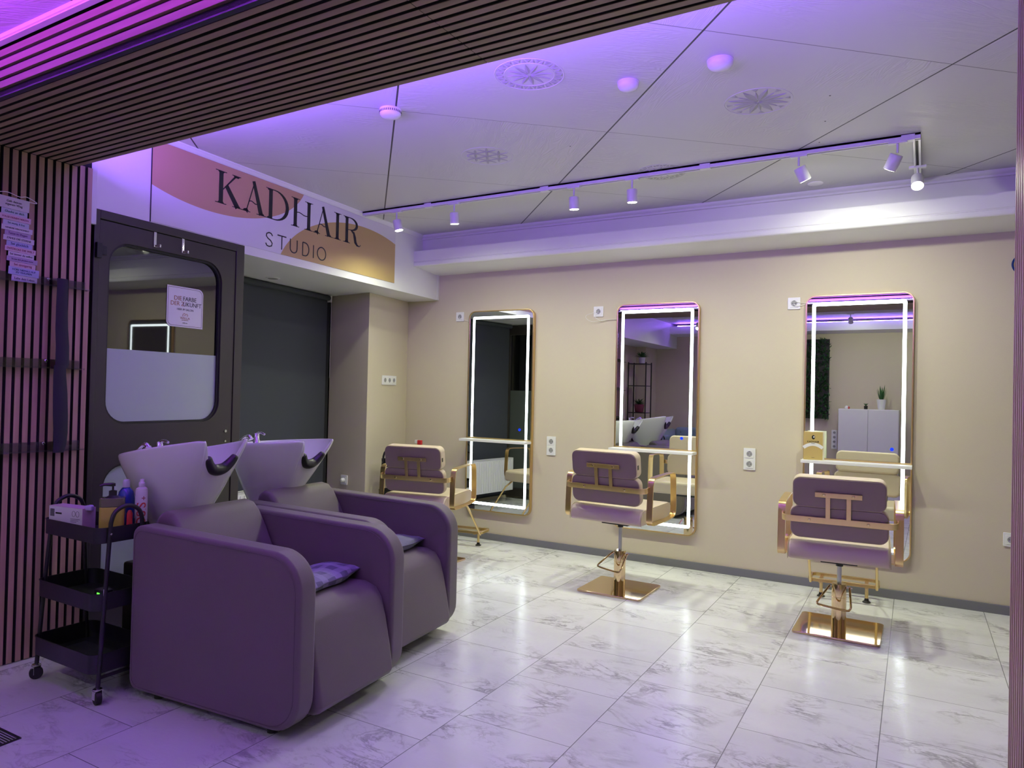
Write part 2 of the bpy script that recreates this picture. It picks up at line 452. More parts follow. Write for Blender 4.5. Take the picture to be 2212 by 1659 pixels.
# ================================================================== STRUCTURE
struct(MB().box(-5.2, 3.0, -1.9, 5.3, -0.08, 0.0).build('floor', 'floor', smooth=False), 'pale marble-look tiles in running bond with grey veins', 'floor')
struct(MB().box(-5.2, 3.0, 1.30, 5.3, ZC, ZC + 0.08).build('ceiling', 'ceil', smooth=False), 'white embossed boards laid diagonally with dark joints', 'ceiling')
struct(MB().box(-5.2, 3.0, -1.9, 1.30, ZCF, ZCF + 0.08).build('ceiling_front', 'ceil', smooth=False), 'magenta-lit white boards in the front room', 'ceiling')
struct(MB().box(-5.2, 3.0, D, D + 0.12, 0, ZC).build('wall_back', 'wall', smooth=False), 'long beige wall that carries the mirrors')
struct(MB().box(-4.11, 3.0, D - 0.012, D, 0, 0.055).build('baseboard_back', 'base', bevel=0.002), 'slim grey skirting under the mirror wall', 'skirting')
# fascia beam along the left wall with the soffit over the alcove
mb = MB(LMAT())
mb.box(-2.245, 0.02, ZS, ZC, -0.95, 0.0); mb.box(-3.45, -2.245, 2.112, ZC, -0.95, 0.0)
struct(mb.build('wall_left_fascia', 'white', smooth=False), 'white fascia and soffit above the door and the alcove')
mb = MB(LMAT())
prof = [(-0.001, ZC), (0.028, ZC), (0.026, ZC - 0.006), (0.016, ZC - 0.012), (0.008, ZC - 0.024), (0.0, ZC - 0.028)]
mb.add([(-3.3, z, d) for d, z in prof] + [(-0.28, z, d) for d, z in prof], [(i, (i + 1) % 6, 6 + (i + 1) % 6, 6 + i) for i in range(6)] + [tuple(range(6)), tuple(range(11, 5, -1))])
struct(mb.build('trim_1', 'white'), 'white coving along the top of the sign fascia', 'coving')
struct(MB(LMAT()).box(-0.03, 0.0, ZS, 2.284, 0.0, 0.004).build('trim_2', 'white'), 'thin white corner bead where fascia meets mirror wall', 'trim')
struct(MB(LMAT()).box(-3.232, -3.196, 2.028, ZC - 0.03, 0.0, 0.02).build('trim_3', 'white', bevel=0.002), 'white upright strip beside the slatted jamb', 'trim')
# pillar and alcove
pil = [(-4.03, 4.525), (-4.113, D), (-4.9, D), (-4.52, 4.58)]
struct(MB().prism(pil, 0, ZS).build('wall_left_pillar', 'wall', bevel=0.004), 'beige pillar in the corner beside the dark blind')
struct(MB().prism([(-4.56, 4.60), (-4.75, 4.60), (-4.75, 2.6), (-4.30, 2.6)], 0, ZS).build('wall_alcove_back', 'wall', smooth=False), 'back of the alcove behind the dark blind')
# alcove side (next to door): window with dark glass and frosted lower half, faces the mirror wall
A0 = LP + LT * -2.25 + LN * -0.06
AM = FRAME((A0.x, A0.y, 0), (-1, -0.08, 0), (0, 0, 1))   # local x into the alcove, z = out toward the mirror wall
mb = MB(AM); mb.ring([(0.0, 0.02), (0.72, 0.02), (0.72, ZS - 0.005), (0.0, ZS - 0.005)], [(0.07, 0.12), (0.65, 0.12), (0.65, ZS - 0.12), (0.07, ZS - 0.12)], -0.03, 0.03)
wn = struct(mb.build('window_1', 'doorbrown', bevel=0.004), 'dark framed alcove window behind the door', 'window')
MB(AM).box(0.07, 0.65, 0.12, ZS - 0.12, -0.006, 0.0).build('glass_pane', 'darkglass', wn)
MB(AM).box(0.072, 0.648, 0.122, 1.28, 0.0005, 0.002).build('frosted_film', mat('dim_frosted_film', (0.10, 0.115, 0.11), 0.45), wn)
struct(MB(AM).box(-0.03, 0.8, 0, ZS, -0.10, -0.035).build('wall_alcove_side', 'wall', smooth=False), 'side of the alcove behind the door')

# cove beam over the mirror wall
pf = [(5.15, 2.284), (5.05, 2.286), (4.94, 2.292), (4.85, 2.300), (4.80, 2.302), (4.768, 2.299), (4.752, 2.300), (4.746, 2.308), (4.745, 2.330),
      (4.750, 2.334), (4.750, 2.338), (4.745, 2.342), (4.745, 2.426), (4.775, 2.426), (4.775, 2.410), (4.88, 2.410), (5.15, 2.410)]
mb = MB(); n = len(pf); xa, xb = -3.80, 2.9
mb.add([(xa, y, z) for y, z in pf] + [(xb, y, z) for y, z in pf], [(i, (i + 1) % n, n + (i + 1) % n, n + i) for i in range(n)] + [tuple(range(n - 1, -1, -1)), tuple(range(n, 2 * n))])
struct(mb.build('trim_4', 'white', angle=50), 'white cove beam running above the three mirrors', 'beam')
pf = [(4.875, 2.41), (4.875, 2.545), (4.862, 2.548), (4.862, 2.560), (4.850, 2.566), (4.842, 2.574), (4.840, ZC), (5.15, ZC), (5.15, 2.41)]
mb = MB(); n = len(pf)
mb.add([(xa, y, z) for y, z in pf] + [(xb, y, z) for y, z in pf], [(i, (i + 1) % n, n + (i + 1) % n, n + i) for i in range(n)] + [tuple(range(n - 1, -1, -1)), tuple(range(n, 2 * n))])
struct(mb.build('trim_5', 'white'), 'white back of the light cove with crown moulding', 'coving')

# ---------------- slatted portal
PIT = 0.036; SW = 0.0228
def ys(k): return 1.562 + PIT * k        # start of the gap
lin = MB().box(XJ - 0.02, XR + 0.02, 1.282, 1.838, ZL + 0.012, ZC + 0.02).build('wall_lintel', 'felt', smooth=False)
struct(lin, 'dark slatted lintel crossing above the opening')
XSPL = -1.19
mb = MB(); MBc = MB()
for k in range(-8, 8):
    y0 = ys(k) + (PIT - SW); y1 = ys(k) + PIT
    mb.box(XJ + 0.006, XSPL - 0.0012, y0, y1, ZL, ZL + 0.0015)
    mb.box(XSPL + 0.0012, XR - 0.006, y0 + random.uniform(-.0004, .0004), y1, ZL - random.uniform(0, .0012), ZL + 0.0016)
for k in range(-8, 8): MBc.box(XJ + 0.006, XR - 0.006, ys(k) + (PIT - SW) + .0002, ys(k) + PIT - .0002, ZL + 0.0016, ZL + 0.0125)
MBc.build('slat_cores', 'felt', lin, smooth=False)
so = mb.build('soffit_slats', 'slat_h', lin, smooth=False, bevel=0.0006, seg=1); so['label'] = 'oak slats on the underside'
mb = MB()
for k in range(4):
    z0 = 2.313 + 0.0385 * k; mb.box(XJ + 0.002, XR - 0.002, 1.270, 1.282, z0, z0 + 0.0255)
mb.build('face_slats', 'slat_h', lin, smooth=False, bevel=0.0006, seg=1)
MB().box(XJ + 0.002, XR - 0.002, 1.266, 1.284, ZL + 0.001, ZL + 0.006).build('edge_strip', mat('dark_edge_strip', (0.012, 0.010, 0.03), 0.5), lin)
mb = MB()
for k in range(7):
    z0 = 2.292 + 0.0385 * k; mb.box(XJ + 0.002, XR - 0.002, 1.838, 1.850, z0, z0 + 0.0255)
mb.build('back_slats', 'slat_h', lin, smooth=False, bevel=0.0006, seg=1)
MB().cyl((-1.175, 1.838, ZL - 0.0003), (-1.175, 1.838, ZL + 0.004), 0.0055, 14).build('screw', 'black', lin)
mb = MB()
pf = [(1.265, 2.462), (1.243, 2.462), (1.243, 2.466), (1.238, 2.468), (1.234, ZCF), (1.265, ZCF)]
n = 6; mb.add([(-3.6, y, z) for y, z in pf] + [(2.0, y, z) for y, z in pf], [(i, (i + 1) % n, n + (i + 1) % n, n + i) for i in range(n)] + [tuple(range(n)), tuple(range(2 * n - 1, n - 1, -1))])
struct(mb.build('trim_6', 'white'), 'small coving between slatted lintel and front ceiling', 'coving')

MBc = MB()
jb = MB().box(XJ - 0.09, XJ - 0.012, 1.262, 1.924, 0.0, 2.60).build('wall_left_jamb', 'felt', smooth=False)
struct(jb, 'slatted left side of the opening')
mb = MB()
for k in range(-8, 10):
    y0 = ys(k) + (PIT - SW); y1 = ys(k) + PIT
    zt_ = 2.2745 if k < 8 else 2.286; mb.box(XJ - 0.002, XJ + random.uniform(-.0003, .0004), y0, y1, 0.004, zt_); MBc.box(XJ - 0.012, XJ - 0.002, y0 + .0002, y1 - .0002, 0.004, zt_)
MBc.build('slat_cores', 'felt', jb, smooth=False)
o = mb.build('upright_slats', 'slat_v', jb, smooth=False, bevel=0.0006, seg=1); o['label'] = 'upright oak slats'
jr = MB().box(XR + 0.012, XR + 0.16, 1.262, 1.905, 0.0, 2.60).build('wall_right_jamb', 'felt', smooth=False)
struct(jr, 'slatted right side of the opening')
mb = MB()
for k in range(-8, 10):
    y0 = ys(k) + (PIT - SW); y1 = ys(k) + PIT
    mb.box(XR, XR + 0.012, y0, y1 if k < 9 else y1 - .006, 0.004, 2.2745 if k < 8 else 2.286)
mb.box(XR + 0.004, XR + 0.16, 1.905, 1.912, 0.0, 2.286)
mb.build('upright_slats', 'slat_v', jr, smooth=False, bevel=0.0006, seg=1)
struct(MB().box(XR + 0.16, 3.0, 1.3, 1.9, 0, ZC).build('wall_right_portal', 'wall', smooth=False), 'beige wall right of the opening')
struct(MB().box(2.9, 3.0, -1.9, 5.3, 0, ZC).build('wall_right', 'wall', smooth=False), 'beige wall closing the room on the right')

# ---------------- front room shell
struct(MB().box(-5.2, 3.0, -1.9, -1.8, 0, ZC).build('wall_front', 'wall', smooth=False), 'beige wall of the front room seen in the mirrors')
struct(MB().box(-4.4, -4.25, -1.9, 1.262, 0, ZCF).build('wall_front_left', 'wall', smooth=False), 'beige left wall of the front room')
struct(MB().box(-4.25, -4.08, -1.8, -1.25, 0, 2.08).build('wall_front_pillar', 'wall', smooth=False), 'beige corner pillar of the front room')
struct(MB().box(-4.25, -3.72, -1.8, 1.262, 2.08, ZCF).build('wall_front_fascia', 'white', smooth=False), 'white fascia of the front room')
struct(MB().box(-4.4, XJ - 0.09, 1.262, 1.36, 0, ZCF).build('wall_left_return', 'wall', smooth=False), 'wall return behind the slatted jamb')
struct(MB().box(-5.1, -4.85, 1.262, 5.15, 0, ZS).build('wall_left_outer', 'wall', smooth=False), 'outer wall behind the door')
pf = [(-1.8, 2.284), (-1.5, 2.300), (-1.40, 2.301), (-1.395, 2.33), (-1.395, 2.426), (-1.425, 2.426), (-1.425, 2.41), (-1.8, 2.41)]
mb = MB(); n = len(pf)
mb.add([(-3.72, y, z) for y, z in pf] + [(2.9, y, z) for y, z in pf], [(i, (i + 1) % n, n + (i + 1) % n, n + i) for i in range(n)] + [tuple(range(n)), tuple(range(2 * n - 1, n - 1, -1))])
struct(mb.build('trim_7', 'white', angle=50), 'white cove beam of the front room', 'beam')

# ================================================================== DOOR
FT = 2.112
door = thing('door_1', 'dark brown glazed door', 'door', M=LMAT()); door['kind'] = 'structure'
mb = MB()
mb.box(-3.195, -3.165, 0, FT, -0.09, 0.004); mb.box(-2.306, -2.245, 0, FT, -0.09, 0.004); mb.box(-3.165, -2.306, 2.067, FT, -0.09, 0.004)
mb.build('door_frame', 'doorbrown', door, bevel=0.003)
def ringpair(outer, r, hole, n=8):
    """outer rect sampled with as many points as the rounded hole"""
    x0, x1, y0, y1 = outer; inn = rrect(*hole, r, n)
    out = []
    hx0, hx1, hy0, hy1 = hole
    for (x, y) in inn:
        fx = (x - hx0) / (hx1 - hx0); fy = (y - hy0) / (hy1 - hy0)
        cx, cy = 2 * fx - 1, 2 * fy - 1; m_ = max(abs(cx), abs(cy))
        cx, cy = cx / m_, cy / m_
        out.append((x0 + (cx + 1) / 2 * (x1 - x0), y0 + (cy + 1) / 2 * (y1 - y0)))
    # snap points nearest to the corners
    for c in ((x0, y0), (x1, y0), (x1, y1), (x0, y1)):
        i = min(range(len(out)), key=lambda q: (out[q][0] - c[0]) ** 2 + (out[q][1] - c[1]) ** 2); out[i] = c
    return out, inn
mb = MB()
H1 = (-3.112, -2.404, 1.045, 1.972); H2 = (-3.112, -2.404, 0.12, 0.845)
for outer, hole in (((-3.162, -2.3095, 0.945, 2.063), H1), ((-3.162, -2.3095, 0.01, 0.945), H2)):
    o_, i_ = ringpair(outer, 0.115, hole); mb.ring(o_, i_, -0.055, -0.002)
mb.build('door_leaf', 'doorbrown', door, angle=30)
mb = MB()
for H in (H1, H2):
    a = rrect(H[0] - 0.001, H[1] + 0.001, H[2] - 0.001, H[3] + 0.001, 0.115, 8); b = rrect(H[0] + 0.012, H[1] - 0.012, H[2] + 0.012, H[3] - 0.012, 0.105, 8)
    mb.ring(a, b, -0.03, -0.012)
mb.build('gasket', 'rubber', door)
for H in (H1, H2):
    MB().prism(rrect(H[0], H[1], H[2], H[3], 0.115, 8), -0.034, -0.026).build('glass_pane', 'darkglass', door, smooth=False)
MB().prism(rrect(H1[0] + .012, H1[1] - .012, H1[2] + .012, 1.4295, (0.1, 0.1, 0.0, 0.0), 8), -0.0255, -0.0245).build('frosted_film', 'frost', door, smooth=False)
MB().prism(rrect(H2[0] + .012, H2[1] - .012, H2[2] + .012, H2[3] - .012, 0.1, 8), -0.0255, -0.0245).build('frosted_film', 'frost', door, smooth=False)
mb = MB(); mb.box(-3.188, -3.160, 1.870, 1.945, 0.0, 0.020); mb.box(-3.156, -3.128, 1.890, 1.935, -0.001, 0.010)
mb.build('hinge', 'blackmetal', door, bevel=0.002)
mb = MB(); mb.cyl((-2.352, 0.985, -0.003), (-2.352, 0.985, 0.004), 0.008, 16); mb.cyl((-2.352, 0.925, -0.003), (-2.352, 0.925, 0.003), 0.006, 12)
mb.build('lock_cylinder', 'steel', door)
mb = MB(); mb.box(-2.317, -2.308, 0.0, 2.06, -0.012, -0.003); mb.build('leaf_seal', 'rubber', door)
# hooks over the leaf
for i, s_ in enumerate((-2.857, -2.682)):
    hk = thing('door_hook', ('chrome over-door hook nearer the hinge side of the brown door', 'chrome over-door hook above the white poster, nearer the alcove')[i], 'hook', M=LMAT(s_, 1.985, 0.0), group='chrome hooks over the brown door')
    mb = MB(); mb.box(-0.008, 0.008, 0.008, 0.081, -0.001, 0.002); mb.box(-0.008, 0.008, 0.079, 0.081, -0.02, 0.002)
    mb.build('hook_plate', 'chrome', hk, bevel=0.0006)
    mb = MB(); mb.box(-0.008, 0.020, 0.0, 0.014, -0.001, 0.003); mb.box(0.012, 0.020, 0.0, 0.016, 0.002, 0.024); mb.build('hook_arm', 'chrome', hk, bevel=0.0008)
# poster on glass
pst = thing('door_poster', 'white rounded poster with DIE FARBE DER ZUKUNFT stuck to the door glass', 'poster', M=LMAT(-2.637, 1.689, -0.024))
MB().prism(rrect(-0.1195, 0.1195, -0.113, 0.113, (0.030, 0.001, 0.034, 0.001), 6), 0, 0.0008).build('paper', mat('poster_paper', (0.76, 0.74, 0.78), 0.5), pst, smooth=False)
MB().ring(rrect(-0.1125, 0.1125, -0.106, 0.106, (0.026, 0.001, 0.030, 0.001), 6), rrect(-0.1105, 0.1105, -0.104, 0.104, (0.025, 0.001, 0.029, 0.001), 6), 0.0008, 0.0011).build('border_line', mat('poster_line', (0.10, 0.06, 0.09), 0.5), pst, smooth=False)
T0 = Matrix.Translation
copper = mat('poster_copper', (0.34, 0.13, 0.07), 0.5)
text('headline', 'DIE', 0.034, copper, pst, T0((-0.050, 0.046, 0.0012)))
text('headline', 'FARBE', 0.034, 'ink', pst, T0((0.028, 0.046, 0.0012)), sx=0.95)
text('headline', 'DER Z', 0.034, copper, pst, T0((-0.052, 0.016, 0.0012)), sx=0.95)
text('headline', 'UKUNFT', 0.034, 'ink', pst, T0((0.046, 0.016, 0.0012)), sx=0.92)
text('subline', 'HIER IM SALON', 0.016, 'ink', pst, T0((0.0, -0.014, 0.0012)))
mb = MB(); mb.strip([(-0.016, -0.052), (-0.014, -0.04), (-0.005, -0.034), (0.004, -0.040), (0.012, -0.036), (0.018, -0.044), (0.014, -0.050)], 0.003, 0.0008, 0.0013)
mb.strip([(-0.008, -0.050), (-0.004, -0.043), (0.003, -0.047), (0.010, -0.045)], 0.0022, 0.0008, 0.0013); mb.build('logo_waves', copper, pst, smooth=False)
text('logo_lettering', 'WELLA', 0.018, copper, pst, T0((0.0, -0.062, 0.0012)), sx=1.1)
text('small_print', 'PROFESSIONALS', 0.006, copper, pst, T0((0.0, -0.073, 0.0012)))
text('small_print', 'wella.com', 0.008, 'ink', pst, T0((0.0, -0.088, 0.0012)))

# blind in the alcove
bl = thing('roller_blind', 'large charcoal roller blind hanging in the alcove behind the basins', 'blind')
p0 = Vector((-4.502, 4.53, 0)); p1 = Vector((-4.275, 2.95, 0)); dd = (p0 - p1).normalized()
BM_ = FRAME((p1.x, p1.y, 0), (dd.x, dd.y, 0), (0, 0, 1)); LB = (p0 - p1).length
MB(BM_).box(0.02, LB - 0.02, 0.06, ZS - 0.03, 0.0, 0.0016).build('cloth', 'blind', bl, smooth=False)
MB(BM_).cyl((0.0, ZS - 0.027, 0.012), (LB - 0.012, ZS - 0.027, 0.012), 0.022, 20).build('roller_tube', 'blind', bl)
MB(BM_).box(LB - 0.03, LB + 0.030, 0.0, ZS, -0.012, -0.006).build('side_channel', 'felt', bl, smooth=False)
mb = MB(BM_); mb.box(LB - 0.014, LB - 0.004, ZS - 0.062, ZS - 0.001, -0.008, 0.040); mb.build('bracket', 'plastic', bl, bevel=0.004)
mb = MB(BM_)
for q in range(52): mb.lathe([(0.0004, -.0022), (0.0022, -.001), (0.0022, .001), (0.0004, .0022)], 6, T=Matrix.Translation((LB - 0.008, ZS - 0.07 - q * 0.0125, 0.034)))
mb.tube([(LB - 0.008, ZS - 0.06, 0.034), (LB - 0.008, ZS - 0.72, 0.034)], 0.0007, 5); mb.build('bead_chain', 'plastic', bl)
MB(BM_).cyl((0.02, 0.055, 0.001), (LB - 0.02, 0.055, 0.001), 0.008, 12).build('bottom_rail', 'blackmetal', bl)
# radiator
rd = thing('radiator', 'white ribbed panel radiator standing in the alcove below the blind', 'radiator')
RM = FRAME((p1.x + 0.085, p1.y + 0.12, 0), (dd.x, dd.y, 0), (0, 0, 1))
mb = MB(RM); mb.box(0, 0.95, 0.13, 0.50, 0.0, 0.012); mb.box(0, 0.95, 0.13, 0.50, 0.058, 0.070)
for q in range(23): mb.prism(rrect(0.02 + q * 0.0405, 0.038 + q * 0.0405, 0.15, 0.48, 0.008, 3), 0.068, 0.076)
mb.build('panel', 'plastic', rd, bevel=0.002)
mb = MB(RM); mb.ring([(0, 0), (0.95, 0), (0.95, 0.07), (0, 0.07)], [(0.012, 0.01), (0.938, 0.01), (0.938, 0.06), (0.012, 0.06)], 0, 0.012, T=Matrix.Translation((0, 0.502, 0.07)) @ Matrix.Rotation(-pi / 2, 4, 'X') @ Matrix.Translation((0, 0, -0.012)))
for q in range(46): mb.box(0.014 + q * 0.0202, 0.022 + q * 0.0202, 0.494, 0.500, 0.008, 0.062)
mb.box(0.0, 0.002, 0.13, 0.50, 0, 0.07); mb.box(0.948, 0.95, 0.13, 0.50, 0, 0.07)
mb.build('top_grille', 'plastic', rd)
MB(RM).cyl((0.94, 0.44, 0.035), (1.0, 0.44, 0.035), 0.018, 16).build('valve', 'plastic', rd)
for q in (0.86, 0.90): MB(RM).cyl((q, 0.0, 0.035), (q, 0.14, 0.035), 0.012, 12).build('pipe', 'plastic', rd)

# ================================================================== SIGN
sg = thing('salon_sign', 'long glossy sign board reading KADHAIR STUDIO with tan and gold shapes', 'sign', M=LMAT(0, 0, 0.0))
MB().box(-2.888, -0.686, 2.117, ZC - 0.029, 0.0005, 0.004).build('sign_board', 'sign', sg, smooth=False)
MB().box(-2.893, -2.888, 2.114, ZC - 0.029, 0.0, 0.003).build('board_joint', 'darkhole', sg, smooth=False)
Z0, Z1 = 0.004, 0.0055
def serif(mb, x, y, w_, h=0.022, T=None): mb.box(x - w_ / 2, x + w_ / 2, y, y + h, Z0, Z1)
def glyph(ch, x0, x1, b, h):
    mb = MB(); W = x1 - x0
    def P(u, v): return (x0 + u * W, b + v * h)
    st = 0.155 * h * 1.0; th = 0.028 * h; sf = 0.022 * h
    def ser(u, v, w_): 
        X, Y = P(u, v); mb.box(X - w_ * h / 2, X + w_ * h / 2, Y - (sf if v > .5 else 0), Y + (0 if v > .5 else sf), Z0, Z1)
        # bracket
        k = -1 if v > .5 else 1
        mb.strip([(X, Y + k * sf * 0.5), (X, Y + k * sf * 3.2)], [st * 1.7, st * 0.98], Z0, Z1) if w_ > 0.33 else None
    def S(pts, w_): mb.strip(pts, w_, Z0, Z1)
    if ch == 'K':
        S([P(.20, 0), P(.20, 1)], st); ser(.20, 0, .42); ser(.20, 1, .42)
        S([P(.27, .44), P(.78, .985)], [th, th * 2.2]); ser(.80, 1, .34)
        S([P(.40, .60), P(.86, .01)], [st * .95, st * 1.15]); ser(.86, 0, .40)
    elif ch == 'A':
        S([P(.50, 1.0), P(.16, .02)], [th, th * 1.3]); S([P(.46, 1.02), P(.82, .01)], [st * .75, st * 1.1])
        ser(.14, 0, .36); ser(.84, 0, .42); S([P(.20, .10), P(.13, .01)], [th, .20 * h])
        wav = [P(.27 + .40 * i / 10, .34 + .028 * sin(i / 10 * 2 * pi)) for i in range(11)]; S(wav, th * 1.1)
    elif ch == 'D':
        S([P(.18, 0), P(.18, 1)], st); ser(.15, 0, .36); ser(.15, 1, .36)
        pts = [P(.2, .985)] + [P(.36 + .56 * cos(rad(a)), .5 + .487 * sin(rad(a))) for a in range(90, -91, -12)] + [P(.2, .013)]
        n_ = len(pts); S(pts, [th + (st * 0.95 - th) * max(0, sin(pi * i / (n_ - 1))) ** 2.2 for i in range(n_)])
    elif ch == 'H':
        for u in (.19, .81): S([P(u, 0), P(u, 1)], st); ser(u, 0, .40); ser(u, 1, .40)
        S([P(.22 + .56 * i / 10, .50 + .030 * sin(i / 10 * 2 * pi)) for i in range(11)], th * 1.1)
    elif ch == 'I':
        S([P(.5, 0), P(.5, 1)], st); ser(.5, 0, .40); ser(.5, 1, .40)
    elif ch == 'R':
        S([P(.20, 0), P(.20, 1)], st); ser(.20, 0, .40); ser(.18, 1, .36)
        pts = [P(.2, .985)] + [P(.38 + .36 * cos(rad(a)), .755 + .232 * sin(rad(a))) for a in range(90, -91, -12)] + [P(.28, .515)]
        n_ = len(pts); S(pts, [th + (st * .85 - th) * max(0, sin(pi * i / (n_ - 1))) ** 2.2 for i in range(n_)])
        S([P(.42, .52), P(.58, .44), P(.64, .28), P(.68, .10), P(.78, .0), P(.90, -.02), P(.98, .05)], [th, st * .7, st * .95, st * .9, st * .5, th * 1.3, th])
    o = mb.build('letter', 'ink', sg, smooth=False); o['label'] = 'black serif letter ' + ch
for ch, x0, x1, h in (('K', -2.475, -2.285, .192), ('A', -2.272, -2.090, .195), ('D', -2.080, -1.882, .192), ('H', -1.862, -1.655, .190), ('A', -1.640, -1.455, .193), ('I', -1.440, -1.355, .190), ('R', -1.335, -1.125, .190)):
    glyph(ch, x0, x1, 2.325, h)
def sglyph(ch, x0, x1, b, h):
    mb = MB(); W = x1 - x0; t_ = 0.0075
    def P(u, v): return (x0 + u * W, b + v * h)
    def S(p): mb.strip(p, t_, Z0, Z1)
    if ch == 'S': S([P(.95, .82), P(.75, .97), P(.45, 1.0), P(.15, .90), P(.10, .72), P(.3, .58), P(.7, .45), P(.92, .28), P(.85, .08), P(.5, 0), P(.2, .04), P(.03, .2)])
    if ch == 'T': S([P(0, 1), P(1, 1)]); S([P(.5, 1), P(.5, 0)])
    if ch == 'U': S([P(.05, 1), P(.05, .35)] + [P(.5 - .45 * cos(rad(a)), .33 - .33 * sin(rad(a))) for a in range(15, 166, 15)] + [P(.95, .35), P(.95, 1)])
    if ch == 'D': S([P(.06, 1.0), P(.06, 0)]); S([P(.06, 1), P(.35, 1)] + [P(.40 + .55 * cos(rad(a)), .5 + .5 * sin(rad(a))) for a in range(75, -76, -15)] + [P(.35, 0), P(.06, 0)])
    if ch == 'I': S([P(.5, 1), P(.5, 0)])
    if ch == 'O': S([P(.5 + .5 * cos(rad(a)), .5 + .5 * sin(rad(a))) for a in range(0, 361, 15)])
    o = mb.build('letter', 'ink', sg, smooth=False); o['label'] = 'thin black letter ' + ch
for ch, x0, x1 in (('S', -2.080, -2.018), ('T', -1.978, -1.900), ('U', -1.866, -1.795), ('D', -1.750, -1.682), ('I', -1.655, -1.625), ('O', -1.600, -1.514)):
    sglyph(ch, x0, x1, 2.147, 0.088)

# ================================================================== CEILING ITEMS
def ceiling_pt(x, y, z=ZC): return Matrix.Translation((x, y, z)) @ Matrix.Rotation(pi, 4, 'X')   # local z points down
meds = [(-1.45, 2.578, 1, 'carved twelve-petal rosette with a zigzag rim on the ceiling near the lintel'),
        (-0.665, 3.285, 2, 'carved eight-leaf rosette reaching its rim, below the dome lamp on the ceiling'),
        (-2.155, 3.368, 3, 'carved rosette of small interlaced flowers on the ceiling toward the sign'),
        (-1.374, 4.071, 4, 'carved rosette partly hidden by the lighting track')]
emb = mat('white_carved_board', (0.70, 0.70, 0.70), 0.45)
grv = mat('carved_groove', (0.42, 0.42, 0.43), 0.6)
for x, y, kd, lb in meds:
    me_ = thing('ceiling_rosette', lb, 'ceiling rosette', M=ceiling_pt(x, y), group='carved ceiling rosettes')
    mb = MB(); rr = 0.146
    mb.tube([(rr * cos(a * pi / 24), rr * sin(a * pi / 24), 0.0005) for a in range(48)], 0.0013, 6, closed=True)
    if kd in (1, 4): mb.tube([(0.105 * cos(a * pi / 24), 0.105 * sin(a * pi / 24), 0.0005) for a in range(48)], 0.0012, 6, closed=True)
    def petal(mb_, cx, cy, a, L, w_, h=0.003):
        pts = [(0, 0), (L * .3, w_ * .5), (L * .6, w_ * .42), (L, 0), (L * .6, -w_ * .42), (L * .3, -w_ * .5)]
        vs = [(cx + p[0] * cos(a) - p[1] * sin(a), cy + p[0] * sin(a) + p[1] * cos(a), 0.0004) for p in pts]
        mid = [(cx + L * .06 * cos(a), cy + L * .06 * sin(a), h), (cx + L * .9 * cos(a), cy + L * .9 * sin(a), h)]
        mb_.add(vs + mid, [(0, 1, 6), (1, 2, 7, 6), (2, 3, 7), (3, 4, 7), (4, 5, 6, 7), (5, 0, 6)])
    mg = MB()
    if kd in (1, 4):
        for q in range(12): petal(mg, 0.008 * cos(q * pi / 6 + .2), 0.008 * sin(q * pi / 6 + .2), q * pi / 6 + .2, 0.088, 0.020)
        for q in range(20):
            a = q * pi / 10; 
            for (r1, r2, da) in ((0.110, 0.140, 0.0), (0.140, 0.110, 0.157)):
                p = [(r1 * cos(a + da - .09), r1 * sin(a + da - .09)), (r1 * cos(a + da + .09), r1 * sin(a + da + .09)), (r2 * cos(a + da), r2 * sin(a + da))]
                mg.add([(u, v, 0.0004) for u, v in p] + [(sum(u for u, v in p) / 3, sum(v for u, v in p) / 3, 0.003)], [(0, 1, 3), (1, 2, 3), (2, 0, 3)])
    elif kd == 2:
        for q in range(8):
            a = q * pi / 4 + .3
            petal(mg, .004 * cos(a), .004 * sin(a), a, 0.132, 0.036, 0.004); petal(mg, .01 * cos(a + pi / 8), .01 * sin(a + pi / 8), a + pi / 8, 0.10, 0.016)
            for r_, w_ in ((0.126, .11),): 
                b_ = a + pi / 8; p = [(0.136 * cos(b_ - w_), 0.136 * sin(b_ - w_)), (0.136 * cos(b_ + w_), 0.136 * sin(b_ + w_)), (0.108 * cos(b_), 0.108 * sin(b_))]
                mg.add([(u, v, 0.0004) for u, v in p] + [(sum(u for u, v in p) / 3, sum(v for u, v in p) / 3, 0.003)], [(0, 1, 3), (1, 2, 3), (2, 0, 3)])
    else:
        cs_ = [(0, 0)] + [(0.075 * cos(q * pi / 3), 0.075 * sin(q * pi / 3)) for q in range(6)]
        for cx, cy in cs_:
            for q in range(6): petal(mg, cx, cy, q * pi / 3 + pi / 6 * 0, 0.060, 0.017)
    mb.build('carved_rim', emb, me_); mg.build('carved_petals', grv, me_, smooth=False)

